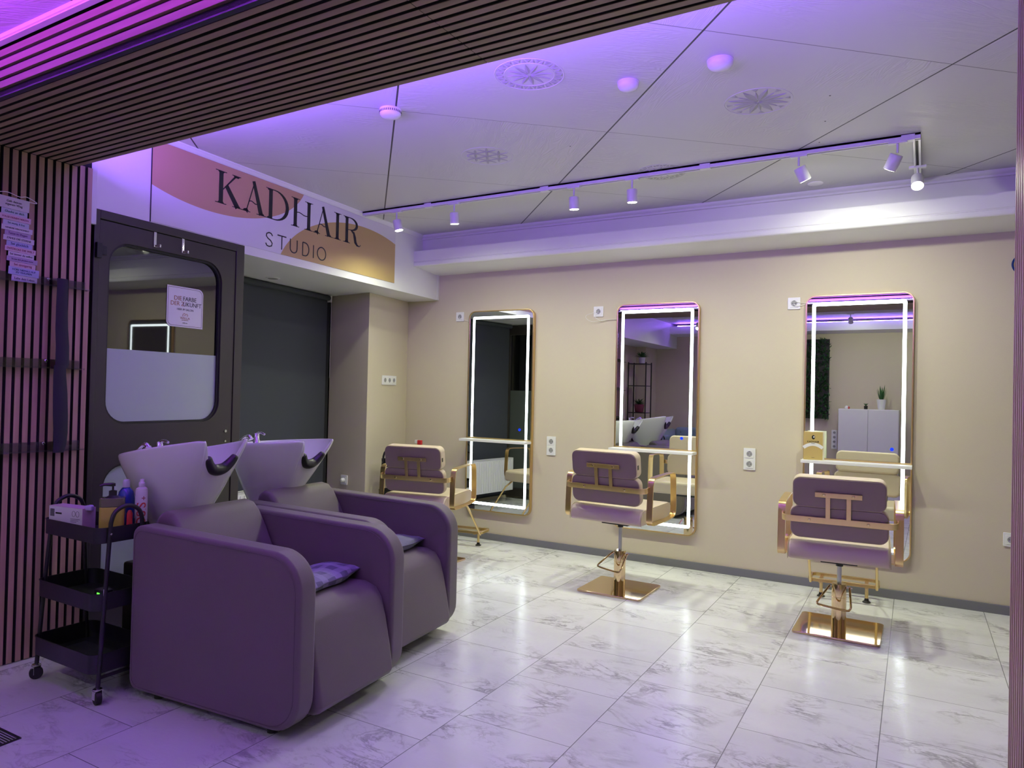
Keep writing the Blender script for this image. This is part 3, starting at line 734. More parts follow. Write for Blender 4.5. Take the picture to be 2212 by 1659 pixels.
sm = thing('smoke_alarm', 'round white smoke alarm with a slotted rim on the ceiling joint', 'smoke alarm', M=ceiling_pt(-2.215, 2.60))
mb = MB(); mb.lathe([(0.052, 0), (0.052, 0.014), (0.050, 0.024), (0.044, 0.033), (0.034, 0.037), (0.01, 0.038)], 36); mb.build('housing', 'plastic', sm)
mb = MB()
for q in range(36): mb.box(0.0508, 0.0526, -0.0016, 0.0016, 0.010, 0.020, T=Matrix.Rotation(q * pi / 18, 4, 'Z'))
mb.build('vent_slots', 'darkhole', sm)
for (x, y, lb, r_) in ((-1.11, 2.834, 'small white dome lamp between the petal rosette and the ceiling joint', 0.045), (-0.718, 2.815, 'larger white dome lamp above the eight-leaf rosette', 0.050)):
    dm = thing('ceiling_dome', lb, 'ceiling lamp', M=ceiling_pt(x, y), group='white ceiling domes')
    mb = MB(); mb.lathe([(r_, 0), (r_, 0.010), (r_ * .97, 0.018), (r_ * .82, 0.028), (r_ * .5, 0.036), (0.004, 0.039)], 36); mb.build('dome', 'plastic', dm)
    mb = MB(); mb.lathe([(r_ * 1.03, 0), (r_ * 1.03, 0.004), (r_, 0.005)], 36); mb.build('mounting_ring', 'plastic', dm)
dk = thing('ceiling_cover', 'flat round white cover plate on the ceiling behind the track', 'cover plate', M=ceiling_pt(-0.60, 4.69))
MB().lathe([(0.046, 0), (0.046, 0.003), (0.040, 0.007), (0.01, 0.008)], 32).build('plate', 'plastic', dk)
dl = thing('soffit_downlight', 'flat round white light in the alcove soffit', 'downlight', M=ceiling_pt(-4.20, 3.65, ZS))
mb = MB(); mb.lathe([(0.052, 0), (0.052, 0.003), (0.046, 0.006), (0.038, 0.005)], 32); mb.build('ring', 'plastic', dl)
MB().lathe([(0.037, 0.003), (0.037, 0.0062), (0.01, 0.0064)], 28).build('lens', mat('unlit_lens', (0.5, 0.5, 0.48), 0.2), dl)
for i, (x, y) in enumerate(((-1.667, 3.43), (-0.377, 3.36), (-0.43, 3.66), (-0.49, 3.95))):
    o = MB(ceiling_pt(x, y)).lathe([(0.004, 0), (0.0035, 0.001), (0.001, 0.0014)], 10).build('ceiling_screw', 'black')
    tag(o, ('dark screw head on the board left of the right-hand joint, beside the track rosette', 'dark screw head nearest the eight-leaf rosette', 'middle one of the three dark screw heads in a row', 'dark screw head of the row lying closest to the track')[i], 'screw', 'screw heads in the ceiling boards')

# track and spots
TY_ = 4.03
tk = thing('lighting_track', 'long white ceiling track that carries the spot lamps', 'track')
def rail(mb, x0, x1, y0, y1):
    if x1 - x0 > y1 - y0:
        mb.box(x0, x1, y0, y0 + 0.010, ZC - 0.030, ZC); mb.box(x0, x1, y1 - 0.010, y1, ZC - 0.030, ZC); mb.box(x0, x1, y0, y1, ZC - 0.012, ZC)
    else:
        mb.box(x0, x0 + 0.010, y0, y1, ZC - 0.030, ZC); mb.box(x1 - 0.010, x1, y0, y1, ZC - 0.030, ZC); mb.box(x0, x1, y0, y1, ZC - 0.012, ZC)
mb = MB(); rail(mb, -3.665, -0.035, TY_ - 0.017, TY_ + 0.017); mb.build('rail', 'track', tk, smooth=False, bevel=0.0008, seg=1)
mb = MB(); rail(mb, -0.070, -0.035, TY_ + 0.019, 4.80); o = mb.build('rail', 'track', tk, smooth=False, bevel=0.0008, seg=1); o['label'] = 'short rail turning toward the mirror wall'
for x in (-3.06, -2.13, -1.10, -0.09):
    mb = MB(); mb.box(x - 0.03, x + 0.03, TY_ - 0.019, TY_ + 0.019, ZC - 0.033, ZC - 0.004); mb.build('rail_joint', 'track', tk, bevel=0.001)
mb = MB(); mb.box(-3.66, -0.04, TY_ - 0.006, TY_ + 0.006, ZC - 0.014, ZC - 0.0125); mb.box(-0.058, -0.047, TY_ + .02, 4.79, ZC - 0.014, ZC - 0.0125); mb.build('contact_strip', 'darkhole', tk, smooth=False)
spots = [(-3.35, TY_, (0.22, 0.10, -1), 'track spot nearest the sign fascia, pointing straight down'),
         (-2.84, TY_, (0, 0.12, -1), 'track spot second from the sign fascia, pointing down'),
         (-1.925, TY_, (0, 0.10, -1), 'track spot above the middle mirror, left one of the close pair'),
         (-1.54, TY_, (0, 0.10, -1), 'track spot above the middle mirror, right one of the close pair'),
         (-0.60, TY_, (0.42, 0.35, -1), 'track spot tilted toward the right, beside the flat ceiling cover'),
         (-0.135, TY_, (-0.50, 0.40, -1), 'track spot tilted toward the left near the corner of the track'),
         (-0.052, 4.50, (0.02, -0.80, -1.0), 'glaring spot on the short rail that shines at the viewer')]
def spot(x, y, d, lb, grp, power, zc=ZC, cone=170):
    t_ = thing('track_spot', lb, 'spot lamp', (x, y, zc - 0.030), 0, grp)
    mb = MB(); mb.box(-0.042, 0.042, -0.014, 0.014, -0.008, 0.004); mb.build('adapter', 'track', t_, bevel=0.001)
    dv = Vector(d).normalized(); piv = Vector((0, 0, -0.055))
    MB().cyl((0, 0, -0.006), tuple(piv), 0.006, 14).build('stem', 'track', t_)
    M = look(piv, dv); 
    a, b = -0.008, 0.085
    mb = MB(M); mb.lathe([(0.029, -b + 0.001), (0.031, -b), (0.0315, -b + 0.002), (0.0315, a - 0.004), (0.0295, a), (0.01, a + 0.001)], 30)
    mb.build('lamp_head', 'track', t_)
    MB(M).lathe([(0.027, -b - 0.0008), (0.027, -b + 0.001)], 26).build('lamp_lens', 'spotglow', t_)
    lamp('spot_light', 'SPOT', power, COL_SPOT, look(piv + dv * (b + 0.006), dv), t_, spot_size=rad(cone), spot_blend=1.0, shadow_soft_size=0.026)
    return t_
for x, y, d, lb in spots: spot(x, y, d, lb, 'spot lamps on the ceiling track', P_SPOT, cone=(100 if y > 4.2 else 170))

# violet light strip on the room side of the lintel
ls = thing('light_strip', 'violet light strip along the top of the slatted lintel, main room side', 'light strip')
MB().box(-3.34, 0.15, 1.850, 1.868, 2.300, 2.308).build('profile', 'track', ls)
MB().box(-3.34, 0.15, 1.852, 1.866, 2.3081, 2.311).build('diffuser', 'ledviolet', ls)
for i in range(3):
    lamp('strip_light', 'AREA', P_LED_BACK / 3, COL_VIOLET, look((-3.32 + 3.45 * (i + .5) / 3, 1.860, 2.3125), (0, 0.45, 1)), ls, shape='RECTANGLE', size=3.45 / 3, size_y=0.012)

# ================================================================== MIRRORS
def make_mirror():
    W, Zb, Zt = 0.32, 0.241, 1.948
    t_ = thing('wall_mirror', '', 'mirror', (-3.10, D, 0), 0, 'tall lit wall mirrors')
    M = Matrix.Rotation(pi / 2, 4, 'X')      # local xy -> xz, extrude toward -y
    out = rrect(-W, W, Zb, Zt, 0.062, 10); inn = rrect(-W + 0.010, W - 0.010, Zb + 0.010, Zt - 0.010, 0.053, 10)
    MB(M).ring(out, inn, 0.002, 0.038).build('gold_frame', 'gold', t_, bevel=0.002)
    MB(M).prism(rrect(-W + 0.008, W - 0.008, Zb + 0.008, Zt - 0.008, 0.055, 10), 0.002, 0.033).build('mirror_glass', 'mirror', t_, smooth=False)
    a = rrect(-W + 0.042, W - 0.042, Zb + 0.055, Zt - 0.050, 0.016, 4); b = rrect(-W + 0.064, W - 0.064, Zb + 0.077, Zt - 0.072, 0.005, 4)
    MB(M).ring(a, b, 0.0331, 0.0337).build('light_band', 'led', t_, smooth=False)
    MB(M).prism([(0.205 + 0.011 * cos(k * pi / 10), 0.947 + 0.011 * sin(k * pi / 10)) for k in range(20)], 0.0331, 0.0342).build('touch_button', 'bluedot', t_, smooth=False)
    return t_
mir = make_mirror()
MC = [-3.099, -1.738, -0.382]
ML = ['lit gold-framed mirror nearest the corner pillar', 'lit gold-framed mirror in the middle of the beige wall', 'lit gold-framed mirror with a gold folder on its shelf']
mir['label'] = ML[0]
mirs = [mir] + [dup(mir, ML[i], loc=(MC[i], D, 0)) for i in (1, 2)]
mshelf = None
SLB = ['white shelf across the mirror nearest the corner pillar', 'white shelf across the middle mirror', 'white shelf holding the gold folder']
for i in range(3):
    if i == 0:
        mshelf = thing('mirror_shelf', SLB[0], 'shelf', (MC[0], D, 0), 0, 'white mirror shelves')
        MB().box(-0.320, 0.320, -0.150, -0.039, 0.836, 0.856).build('shelf_board', 'plastic', mshelf, bevel=0.002)
        MB().box(-0.318, 0.318, -0.046, -0.040, 0.8562, 0.866).build('gold_rail', 'gold', mshelf)
    else: dup(mshelf, SLB[i], loc=(MC[i], D, 0))
# folder on third shelf
fo = thing('gold_folder', 'upright gold folder with a white arc and black KADHAIR print, on the mirror shelf', 'folder', (-0.632, 5.045, 0.8565), rad(6))
MB().box(-0.058, 0.058, -0.003, 0.003, 0, 0.183).build('cover', mat('gold_paper', (0.62, 0.47, 0.17), 0.3, 0.25), fo, bevel=0.0006)
MB().box(-0.050, 0.068, 0.004, 0.010, 0, 0.186).build('back_sheet', mat('cream_paper', (0.75, 0.72, 0.55), 0.4), fo)
FM = FRAME((0, -0.0031, 0), (1, 0, 0), (0, 0, 1))
mb = MB(FM); mb.strip([(-0.058 + 0.116 * i / 12, 0.078 + 0.024 * (1 - ((i - 6) / 6) ** 2)) for i in range(13)], 0.021, 0, 0.0006); mb.build('white_arc', 'plastic', fo, smooth=False)
mb = MB(FM); mb.prism([(0.001 + 0.010 * cos(k * pi / 8), 0.148 + 0.014 * sin(k * pi / 8)) for k in range(16)], 0, 0.0006); mb.build('emblem', 'ink', fo, smooth=False)
mb = MB(FM); mb.prism([(0.004 + 0.0045 * cos(k * pi / 6), 0.150 + 0.006 * sin(k * pi / 6)) for k in range(12)], 0.0006, 0.0009); mb.build('emblem_face', 'plastic', fo, smooth=False)
text('print', 'KADHAIR', 0.017, 'ink', fo, FM @ T0((0, 0.118, 0.0008)), sx=1.0)
text('print', 'STUDIO', 0.006, 'ink', fo, FM @ T0((0, 0.1065, 0.0012)))
text('print', 'kadhair', 0.006, 'ink', fo, FM @ T0((0, 0.014, 0.0008)))

# ================================================================== SOCKETS
def socket(label, M, n=1, vertical=False, group=None, plug=False):
    """local xy in the wall plane, z out of the wall"""
    t_ = thing('wall_socket', label, 'socket', M=M, group=group)
    H = 0.0405; pt = 0.071
    ext = (n - 1) * pt / 2
    ex, ey = (H, H + ext) if vertical else (H + ext, H)
    MB().prism(rrect(-ex, ex, -ey, ey, 0.004, 3), 0, 0.009).build('cover_frame', 'plastic', t_, bevel=0.0015)
    for k in range(n):
        o_ = (k - (n - 1) / 2) * pt; cx, cy = (0, o_) if vertical else (o_, 0)
        MB().ring(rrect(cx - .0275, cx + .0275, cy - .0275, cy + .0275, .002, 6), [(cx + .0195 * cos(a), cy + .0195 * sin(a)) for a in [pi * 1.25 + 2 * pi * q / 28 for q in range(28)]], 0.009, 0.0115).build('insert', 'plastic', t_)
        mb = MB(T0((cx, cy, 0))); mb.lathe([(0.0195, 0.0090), (0.0193, 0.0093), (0.001, 0.0093)], 28); mb.build('socket_well', mat('socket_well', (0.40, 0.40, 0.41), 0.5) if 'well' not in MT else MT['well'], t_)
        mb = MB(T0((cx, cy, 0)))
        for s_ in (-1, 1): mb.cyl((s_ * .0095, 0, .0092), (s_ * .0095, 0, .0098), .0027, 10)
        for s_ in (-1, 1): mb.box(-.003, .003, s_ * .0175 - .0015, s_ * .0175 + .0015, .0092, .0105)
        mb.build('contacts', 'darkhole', t_)
    return t_
MT['well'] = mat('socket_well', (0.33, 0.33, 0.34), 0.5)
def BW(x, z): return FRAME((x, D, z), (1, 0, 0), (0, 0, 1))
socket('single white socket high on the wall next to the corner-side mirror', BW(-3.535, 1.908), 1, group='single sockets above the mirrors')
socket('single white socket high on the wall between the first and middle mirrors', BW(-2.222, 1.904), 1, group='single sockets above the mirrors')
socket('single white socket high on the wall next to the folder mirror', BW(-0.780, 1.905), 1, group='single sockets above the mirrors')
socket('double white socket between the corner-side mirror and the middle chair', BW(-2.612, 0.829), 2, True, group='double wall sockets')
socket('double white socket between the middle mirror and the folder mirror', BW(-1.056, 0.826), 2, True, group='double wall sockets')
socket('single white socket low on the wall, cut by the right slatted jamb', BW(0.454, 0.447), 1)
pn = Vector((0.991, 0.132, 0)); pq = Vector((-4.0688, 4.845, 1.337))
pdv = (Vector((-4.113, D, 0)) - Vector((-4.03, 4.525, 0))).normalized()
socket('triple white socket strip on the corner pillar', FRAME(Vector((-4.03, 4.525, 1.337)) + pdv * 0.322 + pn * 0.0008, tuple(pdv), (0, 0, 1)), 3)
rv = (Vector((-4.03, 4.525, 0)) - Vector((-4.52, 4.58, 0))).normalized()
rs = socket('single white socket with a plug on the alcove side of the pillar', FRAME(Vector((-4.52, 4.58, 0.475)) + rv * 0.235 + Vector((-0.111, -0.994, 0)) * 0.0008, tuple(rv), (0, 0, 1)), 1)
mb = MB(); mb.lathe([(0.018, 0.009), (0.018, 0.030), (0.012, 0.040), (0.006, 0.042)], 20); mb.build('plug', 'plastic', rs)
# thin cables from sockets to mirrors
for i, (pts, lb) in enumerate(((
        [(-3.535, -0.016, 1.905), (-3.52, -0.02, 1.885), (-3.47, -0.012, 1.875), (-3.43, -0.008, 1.862), (-3.40, -0.006, 1.858)], 'thin cable running from the wall socket to the corner-side mirror'),
       ([(-2.222, -0.016, 1.90), (-2.24, -0.03, 1.86), (-2.19, -0.02, 1.83), (-2.14, -0.01, 1.838), (-2.04, -0.006, 1.836)], 'thin looping cable running from the wall socket to the middle mirror'),
       ([(-0.780, -0.016, 1.90), (-0.765, -0.022, 1.885), (-0.735, -0.012, 1.888), (-0.70, -0.006, 1.897)], 'thin cable running from the wall socket to the folder mirror'))):
    mb = MB(); mb.tube(smoothpath([(x, D + y, z) for x, y, z in pts], 6), 0.0016, 6)
    if i == 1:
        mb.tube(smoothpath([(x, D + y, z) for x, y, z in ((-2.222, -0.016, 1.905), (-2.32, -0.03, 1.87), (-2.27, -0.03, 1.825), (-2.17, -0.02, 1.836), (-2.04, -0.008, 1.838))], 6), 0.0012, 6)
    if i == 2:
        mb.tube(smoothpath([(x, D + y, z) for x, y, z in ((-0.780, -0.016, 1.91), (-0.75, -0.02, 1.912), (-0.70, -0.006, 1.902))], 6), 0.0014, 6)
    tag(mb.build('mirror_cable', 'plastic'), lb, 'cable', 'thin mirror cables')
# ornament plate at the right
op = thing('wall_plate', 'round blue patterned plate on the wall, half hidden by the right slatted jamb', 'plate', M=BW(0.497, 2.083))
MB().lathe([(0.040, 0.001), (0.060, 0.008), (0.062, 0.010), (0.060, 0.011), (0.042, 0.005), (0.001, 0.004)], 40).build('dish', mat('blue_glaze', (0.02, 0.05, 0.22), 0.12), op)
mb = MB()
mb.ring([(0.050 * cos(k * pi / 20), 0.050 * sin(k * pi / 20)) for k in range(40)], [(0.044 * cos(k * pi / 20), 0.044 * sin(k * pi / 20)) for k in range(40)], 0.0085, 0.0095)
for q in range(16): mb.lathe([(0.0045, 0.005), (0.004, 0.0062), (0.001, 0.0066)], 8, T=Matrix.Rotation(q * pi / 8, 4, 'Z') @ T0((0.034, 0, 0)))
mb.build('ornament', mat('ochre_glaze', (0.45, 0.28, 0.06), 0.2), op)
MB().lathe([(0.026, 0.0045), (0.024, 0.006), (0.001, 0.0062)], 24).build('dish_centre', mat('wine_glaze', (0.05, 0.01, 0.02), 0.2), op)

# ================================================================== SALON CHAIR
def salon_chair(label, loc, rz, lift, footrest, plate_rz=0.0):
    t_ = thing('salon_chair', label, 'chair', loc, rz, 'beige salon chairs facing the mirrors')
    zl = lift
    # base plate, column
    Mp = Matrix.Rotation(plate_rz - rz, 4, 'Z')
    MB(Mp).prism(rrect(-0.212, 0.212, -0.207, 0.207, 0.022, 5), 0.0, 0.012).build('base_plate', 'goldpol', t_, bevel=0.003)
    mb = MB(); mb.lathe([(0.0375, 0.012), (0.0375, 0.176), (0.0385, 0.177), (0.0385, 0.180), (0.0375, 0.181), (0.0375, 0.244), (0.036, 0.250), (0.016, 0.250)], 36); mb.build('column', 'goldpol', t_)
    MB().cyl((0, 0, 0.250), (0, 0, 0.352 + zl), 0.0115, 20).build('piston', 'steel', t_)
    MB().cyl((0, 0, 0.345 + zl), (0, 0, 0.372 + zl), 0.0185, 24).build('piston_cap', 'black', t_)
    MB().cyl((-0.052, 0.0, 0.232), (0.066, 0.0, 0.232), 0.0045, 12).build('lever_axle', 'chrome', t_)
    path = smoothpath([(-0.047, 0.0, 0.232), (-0.056, -0.02, 0.222), (-0.098, -0.095, 0.168), (-0.102, -0.108, 0.156), (-0.090, -0.114, 0.150), (0.0, -0.125, 0.142), (0.046, -0.128, 0.140), (0.058, -0.122, 0.146), (0.062, -0.106, 0.162), (0.054, -0.02, 0.222), (0.052, 0.0, 0.232)], 5)
    MB().tube(path, 0.0055, 10).build('pump_lever', 'goldpol', t_)
    # seat
    prof = [(-0.235, 0.405), (-0.240, 0.43), (-0.235, 0.462), (-0.215, 0.488), (-0.18, 0.500), (0.0, 0.504), (0.20, 0.508), (0.238, 0.500), (0.250, 0.478), (0.250, 0.425), (0.240, 0.405)]
    M = Matrix(((0, 0, 1, 0), (1, 0, 0, 0), (0, 1, 0, 0), (0, 0, 0, 1)))
    MB(T0((0, 0, zl)) @ M).prism(prof, -0.243, 0.243).build('seat', 'leather', t_, bevel=0.014, seg=4)
    for sx in (-0.2436, 0.2436): MB(T0((0, 0, zl)) @ M).tube([(y * .985, 0.405 + (z - 0.405) * .97, sx) for y, z in prof], 0.0018, 6).build('seat_piping', MT['pip'], t_)
    MB(T0((0, 0, zl))).box(-0.09, 0.09, -0.09, 0.09, 0.372, 0.406).build('seat_bracket', 'blackmetal', t_)
    # back: tilted frame; local v up the back
    ang = rad(9)
    BK = T0((0, -0.215, 0.515 + zl)) @ Matrix.Rotation(pi / 2 + ang, 4, 'X')   # x right, y up the back, z toward -y (rear)
    def cush(name, x, y0, y1, z0, z1, r):
        mb = MB(BK); mb.prism(rrect(-x, x, y0, y1, r, 6), z0, z1); o = mb.build(name, 'leather', t_, bevel=0.016, seg=4)
        mb = MB(BK); rp = rrect(-x + .004, x - .004, y0 + .004, y1 - .004, r - .002, 6)
        mb.tube([(a, b, z1 - 0.004) for a, b in rp], 0.0022, 6, closed=True); q = mb.build('piping', MT['pip'], o)
        rp2 = rrect(-x + .006, x - .006, y0 + .006, y1 - .006, r - .004, 6)
        MB(BK).prism(rp2, z1 - 0.006, z1 + 0.0012).build('rear_shade_panel', 'rearleather', o, bevel=0.002)['label'] = 'rear panel with the shade of the chair back in its mauve-brown colour'
        return o
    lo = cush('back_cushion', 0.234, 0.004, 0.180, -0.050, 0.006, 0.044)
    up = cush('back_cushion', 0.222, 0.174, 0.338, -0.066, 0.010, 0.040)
    mb = MB(BK); mb.box(0.222 - .001, 0.2235, 0.235, 0.262, -0.020, -0.004); mb.build('size_tag', 'black', up)
    # metal back frame
    mb = MB(BK)
    zf = 0.0125
    mb.box(-0.225, 0.225, 0.093, 0.126, zf, zf + 0.006)
    mb.box(-0.060, -0.038, 0.120, 0.240, zf + .004, zf + 0.009); mb.box(0.038, 0.060, 0.120, 0.240, zf + .004, zf + 0.009)
    mb.box(-0.111, 0.111, 0.236, 0.262, zf + .004, zf + 0.010)
    for s_ in (-1, 1):
        pts = [(s_ * 0.222, 0.1095, zf + .003), (s_ * 0.250, 0.1095, zf + .001), (s_ * 0.268, 0.1095, zf - .010), (s_ * 0.274, 0.1095, zf - 0.030), (s_ * 0.276, 0.1095, zf - 0.062)]
        mb.band(smoothpath(pts, 4), 0.033, 0.006, (0, 1, 0), closed=False)
    bf = mb.build('back_frame', 'gold', t_, bevel=0.001, seg=1)
    for x, y, z in ((-0.138, 0.1095, zf + .006), (0.140, 0.1095, zf + .006), (-0.068, 0.250, zf + .010), (0.070, 0.250, zf + .010)):
        MB(BK @ T0((x, y, z))).lathe([(0.008, 0), (0.008, 0.001), (0.006, 0.0035), (0.001, 0.004)], 14).build('screw', 'goldpol', bf)
    # arms: closed flat bands
    for s_ in (-1, 1):
        X = s_ * 0.281
        corners = [(-0.175, 0.420), (0.150, 0.432), (0.196, 0.470), (0.196, 0.655), (0.172, 0.700), (-0.140, 0.690), (-0.190, 0.655), (-0.200, 0.455)]
        loop = [(-0.150, 0.413), (0.02, 0.416), (0.140, 0.424), (0.178, 0.438), (0.190, 0.475), (0.186, 0.58), (0.180, 0.660), (0.168, 0.695), (0.135, 0.706), (0.0, 0.703), (-0.130, 0.697), (-0.168, 0.688), (-0.184, 0.655), (-0.192, 0.56), (-0.196, 0.455), (-0.186, 0.424)]
        mb = MB(T0((0, 0, zl))); mb.band(smoothpath([(X, y, z) for y, z in loop], 4, True), 0.038, 0.007, (1, 0, 0)); 
        mb.box(X - s_ * 0.036 if s_ > 0 else X, X if s_ > 0 else X + 0.036, -0.12, 0.12, 0.408, 0.414)
        ar = mb.build('arm', 'gold', t_, bevel=0.0008, seg=1)
        MB(T0((0, 0, zl))).lathe([(0.009, 0), (0.009, .002), (0.001, .003)], 14, T=T0((X, 0.17, 0.452)) @ Matrix.Rotation(s_ * pi / 2, 4, 'Y')).build('screw', 'goldpol', ar)
    if footrest:
        fr = MB()
        for s_ in (-1, 1): fr.tube([(s_ * 0.178, 0.20, 0.41 + zl), (s_ * 0.182, 0.30, 0.36 + zl), (s_ * 0.186, 0.565, 0.108)], 0.008, 10)
        L1 = [(x, y, 0.122) for x, y in rrect(-0.192, 0.192, 0.570, 0.735, 0.030, 5)]
        fr.band(L1, 0.020, 0.020, (0, 0, 1))
        o = fr.build('footrest_frame', 'gold', t_, bevel=0.001, seg=1)
        for s_ in (-1, 1):
            p = MB(); p.cyl((s_ * 0.130, 0.66, 0.018), (s_ * 0.130, 0.66, 0.115), 0.010, 14); p.box(s_ * 0.130 - .01, s_ * 0.130 + .01, 0.572, 0.734, 0.104, 0.118)
            q = p.build('footrest_post', 'gold', t_)
            MB(T0((s_ * 0.130, 0.66, 0))).lathe([(0.024, 0), (0.024, 0.004), (0.014, 0.012), (0.011, 0.026)], 20).build('rubber_foot', 'black', q)
    return t_
MT['rearleather'] = mat('shade_toned_leatherette', (0.24, 0.175, 0.145), 0.42, var=0.03, bump=0.07, bscale=260)  # rear panels darkened: shade of the chair backs put into the colour
MT['pip'] = mat('beige_piping', (0.42, 0.32, 0.23), 0.5)
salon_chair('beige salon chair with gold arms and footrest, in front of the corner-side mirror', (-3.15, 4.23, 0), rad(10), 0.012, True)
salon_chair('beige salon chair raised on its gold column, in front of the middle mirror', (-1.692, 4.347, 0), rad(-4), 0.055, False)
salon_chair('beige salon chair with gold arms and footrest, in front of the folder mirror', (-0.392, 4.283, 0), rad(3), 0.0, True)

# ================================================================== WASH UNITS
def wash_unit(label, loc, rz, tilt, horn_z, horn_x, lat):
    """local x = forward (toward the sitter's feet), y = across (away from camera), origin = front centre on floor"""
    t_ = thing('wash_unit', label, 'hair wash chair', loc, rz, 'taupe hair wash chairs with white basins')
    # armrest panels
    def corner(cx, cy, r, a0, a1, n=8): return [(cx + r * cos(rad(a0 + (a1 - a0) * i / n)), cy + r * sin(rad(a0 + (a1 - a0) * i / n))) for i in range(n + 1)]
    prof = corner(-0.835, 0.075, 0.045, 180, 270, 6)
    prof += corner(-0.120, 0.150, 0.120, 270, 360, 8)
    prof += corner(-0.140, 0.525, 0.140, 0, 88, 10)
    prof += corner(-0.835, 0.640, 0.045, 92, 180, 6)
    M = Matrix(((1, 0, 0, 0), (0, 0, -1, 0), (0, 1, 0, 0), (0, 0, 0, 1)))     # prism z -> -y
    for s_ in (-1, 1):
        y0, y1 = (0.233, 0.325) if s_ > 0 else (-0.325, -0.233)
        o = MB(M).prism(prof, -y1, -y0).build('armrest_panel', 'taupe', t_, bevel=0.017, seg=4)
        mb = MB(M)
        c = Vector((-0.44, 0.36)); pr = [(c.x + (x - c.x) * 0.955, c.y + (z - c.y) * 0.945) for x, z in prof]
        for yy in (y0 - .0002, y1 + .0002): mb.tube([(x, z, -yy) for x, z in pr], 0.0016, 5, closed=True)
        mb.build('seam', 'taupeseam', o)
    # seat block
    sp = [(-0.02, 0.065), (0.012, 0.075), (0.020, 0.10), (0.002, 0.20), (-0.022, 0.31), (-0.045, 0.385), (-0.075, 0.425), (-0.13, 0.443), (-0.22, 0.440), (-0.45, 0.415), (-0.66, 0.40), (-0.70, 0.36), (-0.70, 0.10), (-0.66, 0.07)]
    MB(M).prism(sp, -0.231, 0.231).build('seat', 'taupe', t_, bevel=0.022, seg=5)
    # backrest cushion (leaning back), rounded top
    bp = [(-0.56, 0.40), (-0.50, 0.42), (-0.60, 0.50), (-0.70, 0.62), (-0.735, 0.685), (-0.775, 0.722), (-0.825, 0.728), (-0.862, 0.70), (-0.860, 0.655), (-0.80, 0.56), (-0.70, 0.42), (-0.66, 0.38)]
    bp = [(-0.70, 0.36), (-0.62, 0.36), (-0.585, 0.40), (-0.635, 0.50), (-0.70, 0.62), (-0.745, 0.690), (-0.780, 0.722), (-0.825, 0.730), (-0.862, 0.712), (-0.872, 0.672), (-0.850, 0.62), (-0.780, 0.50)]
    MB(M).prism(bp, -0.230, 0.230).build('backrest', 'taupe', t_, bevel=0.024, seg=5)
    mb = MB()
    for x in (-0.16, -0.76):
        for y in (-0.27, 0.27): mb2 = MB(T0((x, y, 0))).lathe([(0.020, 0), (0.020, 0.020), (0.018, 0.036)], 18).build('foot', 'black', t_)
    # pedestal
    mb = MB(); mb.prism([(-0.86 - .12 + .0, -0.11), (-0.88, -0.11), (-0.88, 0.11), (-1.12, 0.11), (-1.12, -0.11)][1:] , 0.0, 0.56); 
    ped = MB(); ped.box(-1.20, -0.90, -0.13, 0.13, 0.0, 0.46); ped.build('pedestal', 'black', t_, bevel=0.012)
    ax, bz = horn_x, horn_z
    MB().cyl((ax - 0.36, lat, 0.44), (ax - 0.36, lat, bz - 0.335), 0.095, 30, 0.105).build('pedestal_neck', 'black', t_)
    # basin
    half = [(0.0, .116, -0.004), (-0.016, .136, 0.0), (-0.055, .165, 0.0), (-0.15, .212, 0.0), (-0.27, .232, 0.0), (-0.38, .222, 0.0), (-0.48, .178, 0.0), (-0.545, .10, 0.0), (-0.565, 0.0, 0.0)]
    notch = [(0.004, .106, .05), (0.008, .094, .17), (0.012, .078, .27), (0.014, .052, .34), (0.016, .025, .365), (0.017, 0.0, .37)]   # x, y of the uncut rim, cut depth
    hp = [(p, 0.0) for p in smoothpath(half, 4)]
    npn = [(Vector((p.x, p.y, 0.0)), max(0.0, p.z)) for p in smoothpath([(0.0, .112, .004)] + notch, 3)]
    side = list(reversed(npn)) + hp                                       # centre of the notch -> horn -> back centre
    full = side + [(Vector((p.x, -p.y, p.z)), f) for p, f in reversed(side[1:-1])]
    n = len(full)
    Mb = T0((ax, lat, bz)) @ Matrix.Rotation(-tilt, 4, 'Y')
    bx, by, bz_ = -0.350, 0.0, -0.345
    def outp(p, f0, t, inset=0.0):
        f = f0 + (1 - f0) * t
        q = Vector((p.x - bx, p.y - by)); L = q.length; dv = q.normalized()
        l2 = L + (0.105 - L) * f ** 1.12 - inset
        return Vector((bx + dv.x * l2, by + dv.y * l2, p.z + (bz_ - p.z) * f))
    def inp(p, f0, t):
        a = outp(p, f0, 0.0, 0.022)
        q = Vector((a.x - bx, a.y - by)); L = q.length; dv = q.normalized()
        l2 = L + (0.03 - L) * t ** 2.0
        return Vector((bx + dv.x * l2, by + dv.y * l2, a.z + (-0.27 - a.z) * t))
    outer = [[outp(p, f, t) for p, f in full] for t in (0.04, 0.2, 0.4, 0.6, 0.78, 0.92, 1.0)]
    rim = [[outp(p, f, 0.0, ins) + Vector((0, 0, 0.005)) for p, f in full] for ins in (0.004, 0.017)]
    inner = [[inp(p, f, t) for p, f in full] for t in (0.05, 0.25, 0.5, 0.72, 0.88, 0.97, 1.0)]
    layers = list(reversed(outer)) + rim + inner
    mb = MB(Mb); V = [tuple(p) for L in layers for p in L]; Fc = []
    for a in range(len(layers) - 1):
        for i in range(n):
            j = (i + 1) % n
            Fc.append((a * n + i, a * n + j, (a + 1) * n + j, (a + 1) * n + i))
    V.append((bx, by, bz_)); V.append((bx, by, -0.272)); L0 = len(V) - 2
    for i in range(n):
        j = (i + 1) % n; Fc.append((L0, j, i)); Fc.append((L0 + 1, (len(layers) - 1) * n + i, (len(layers) - 1) * n + j))
    mb.add(V, Fc); ba = mb.build('basin', 'ceramic', t_, subsurf=1)
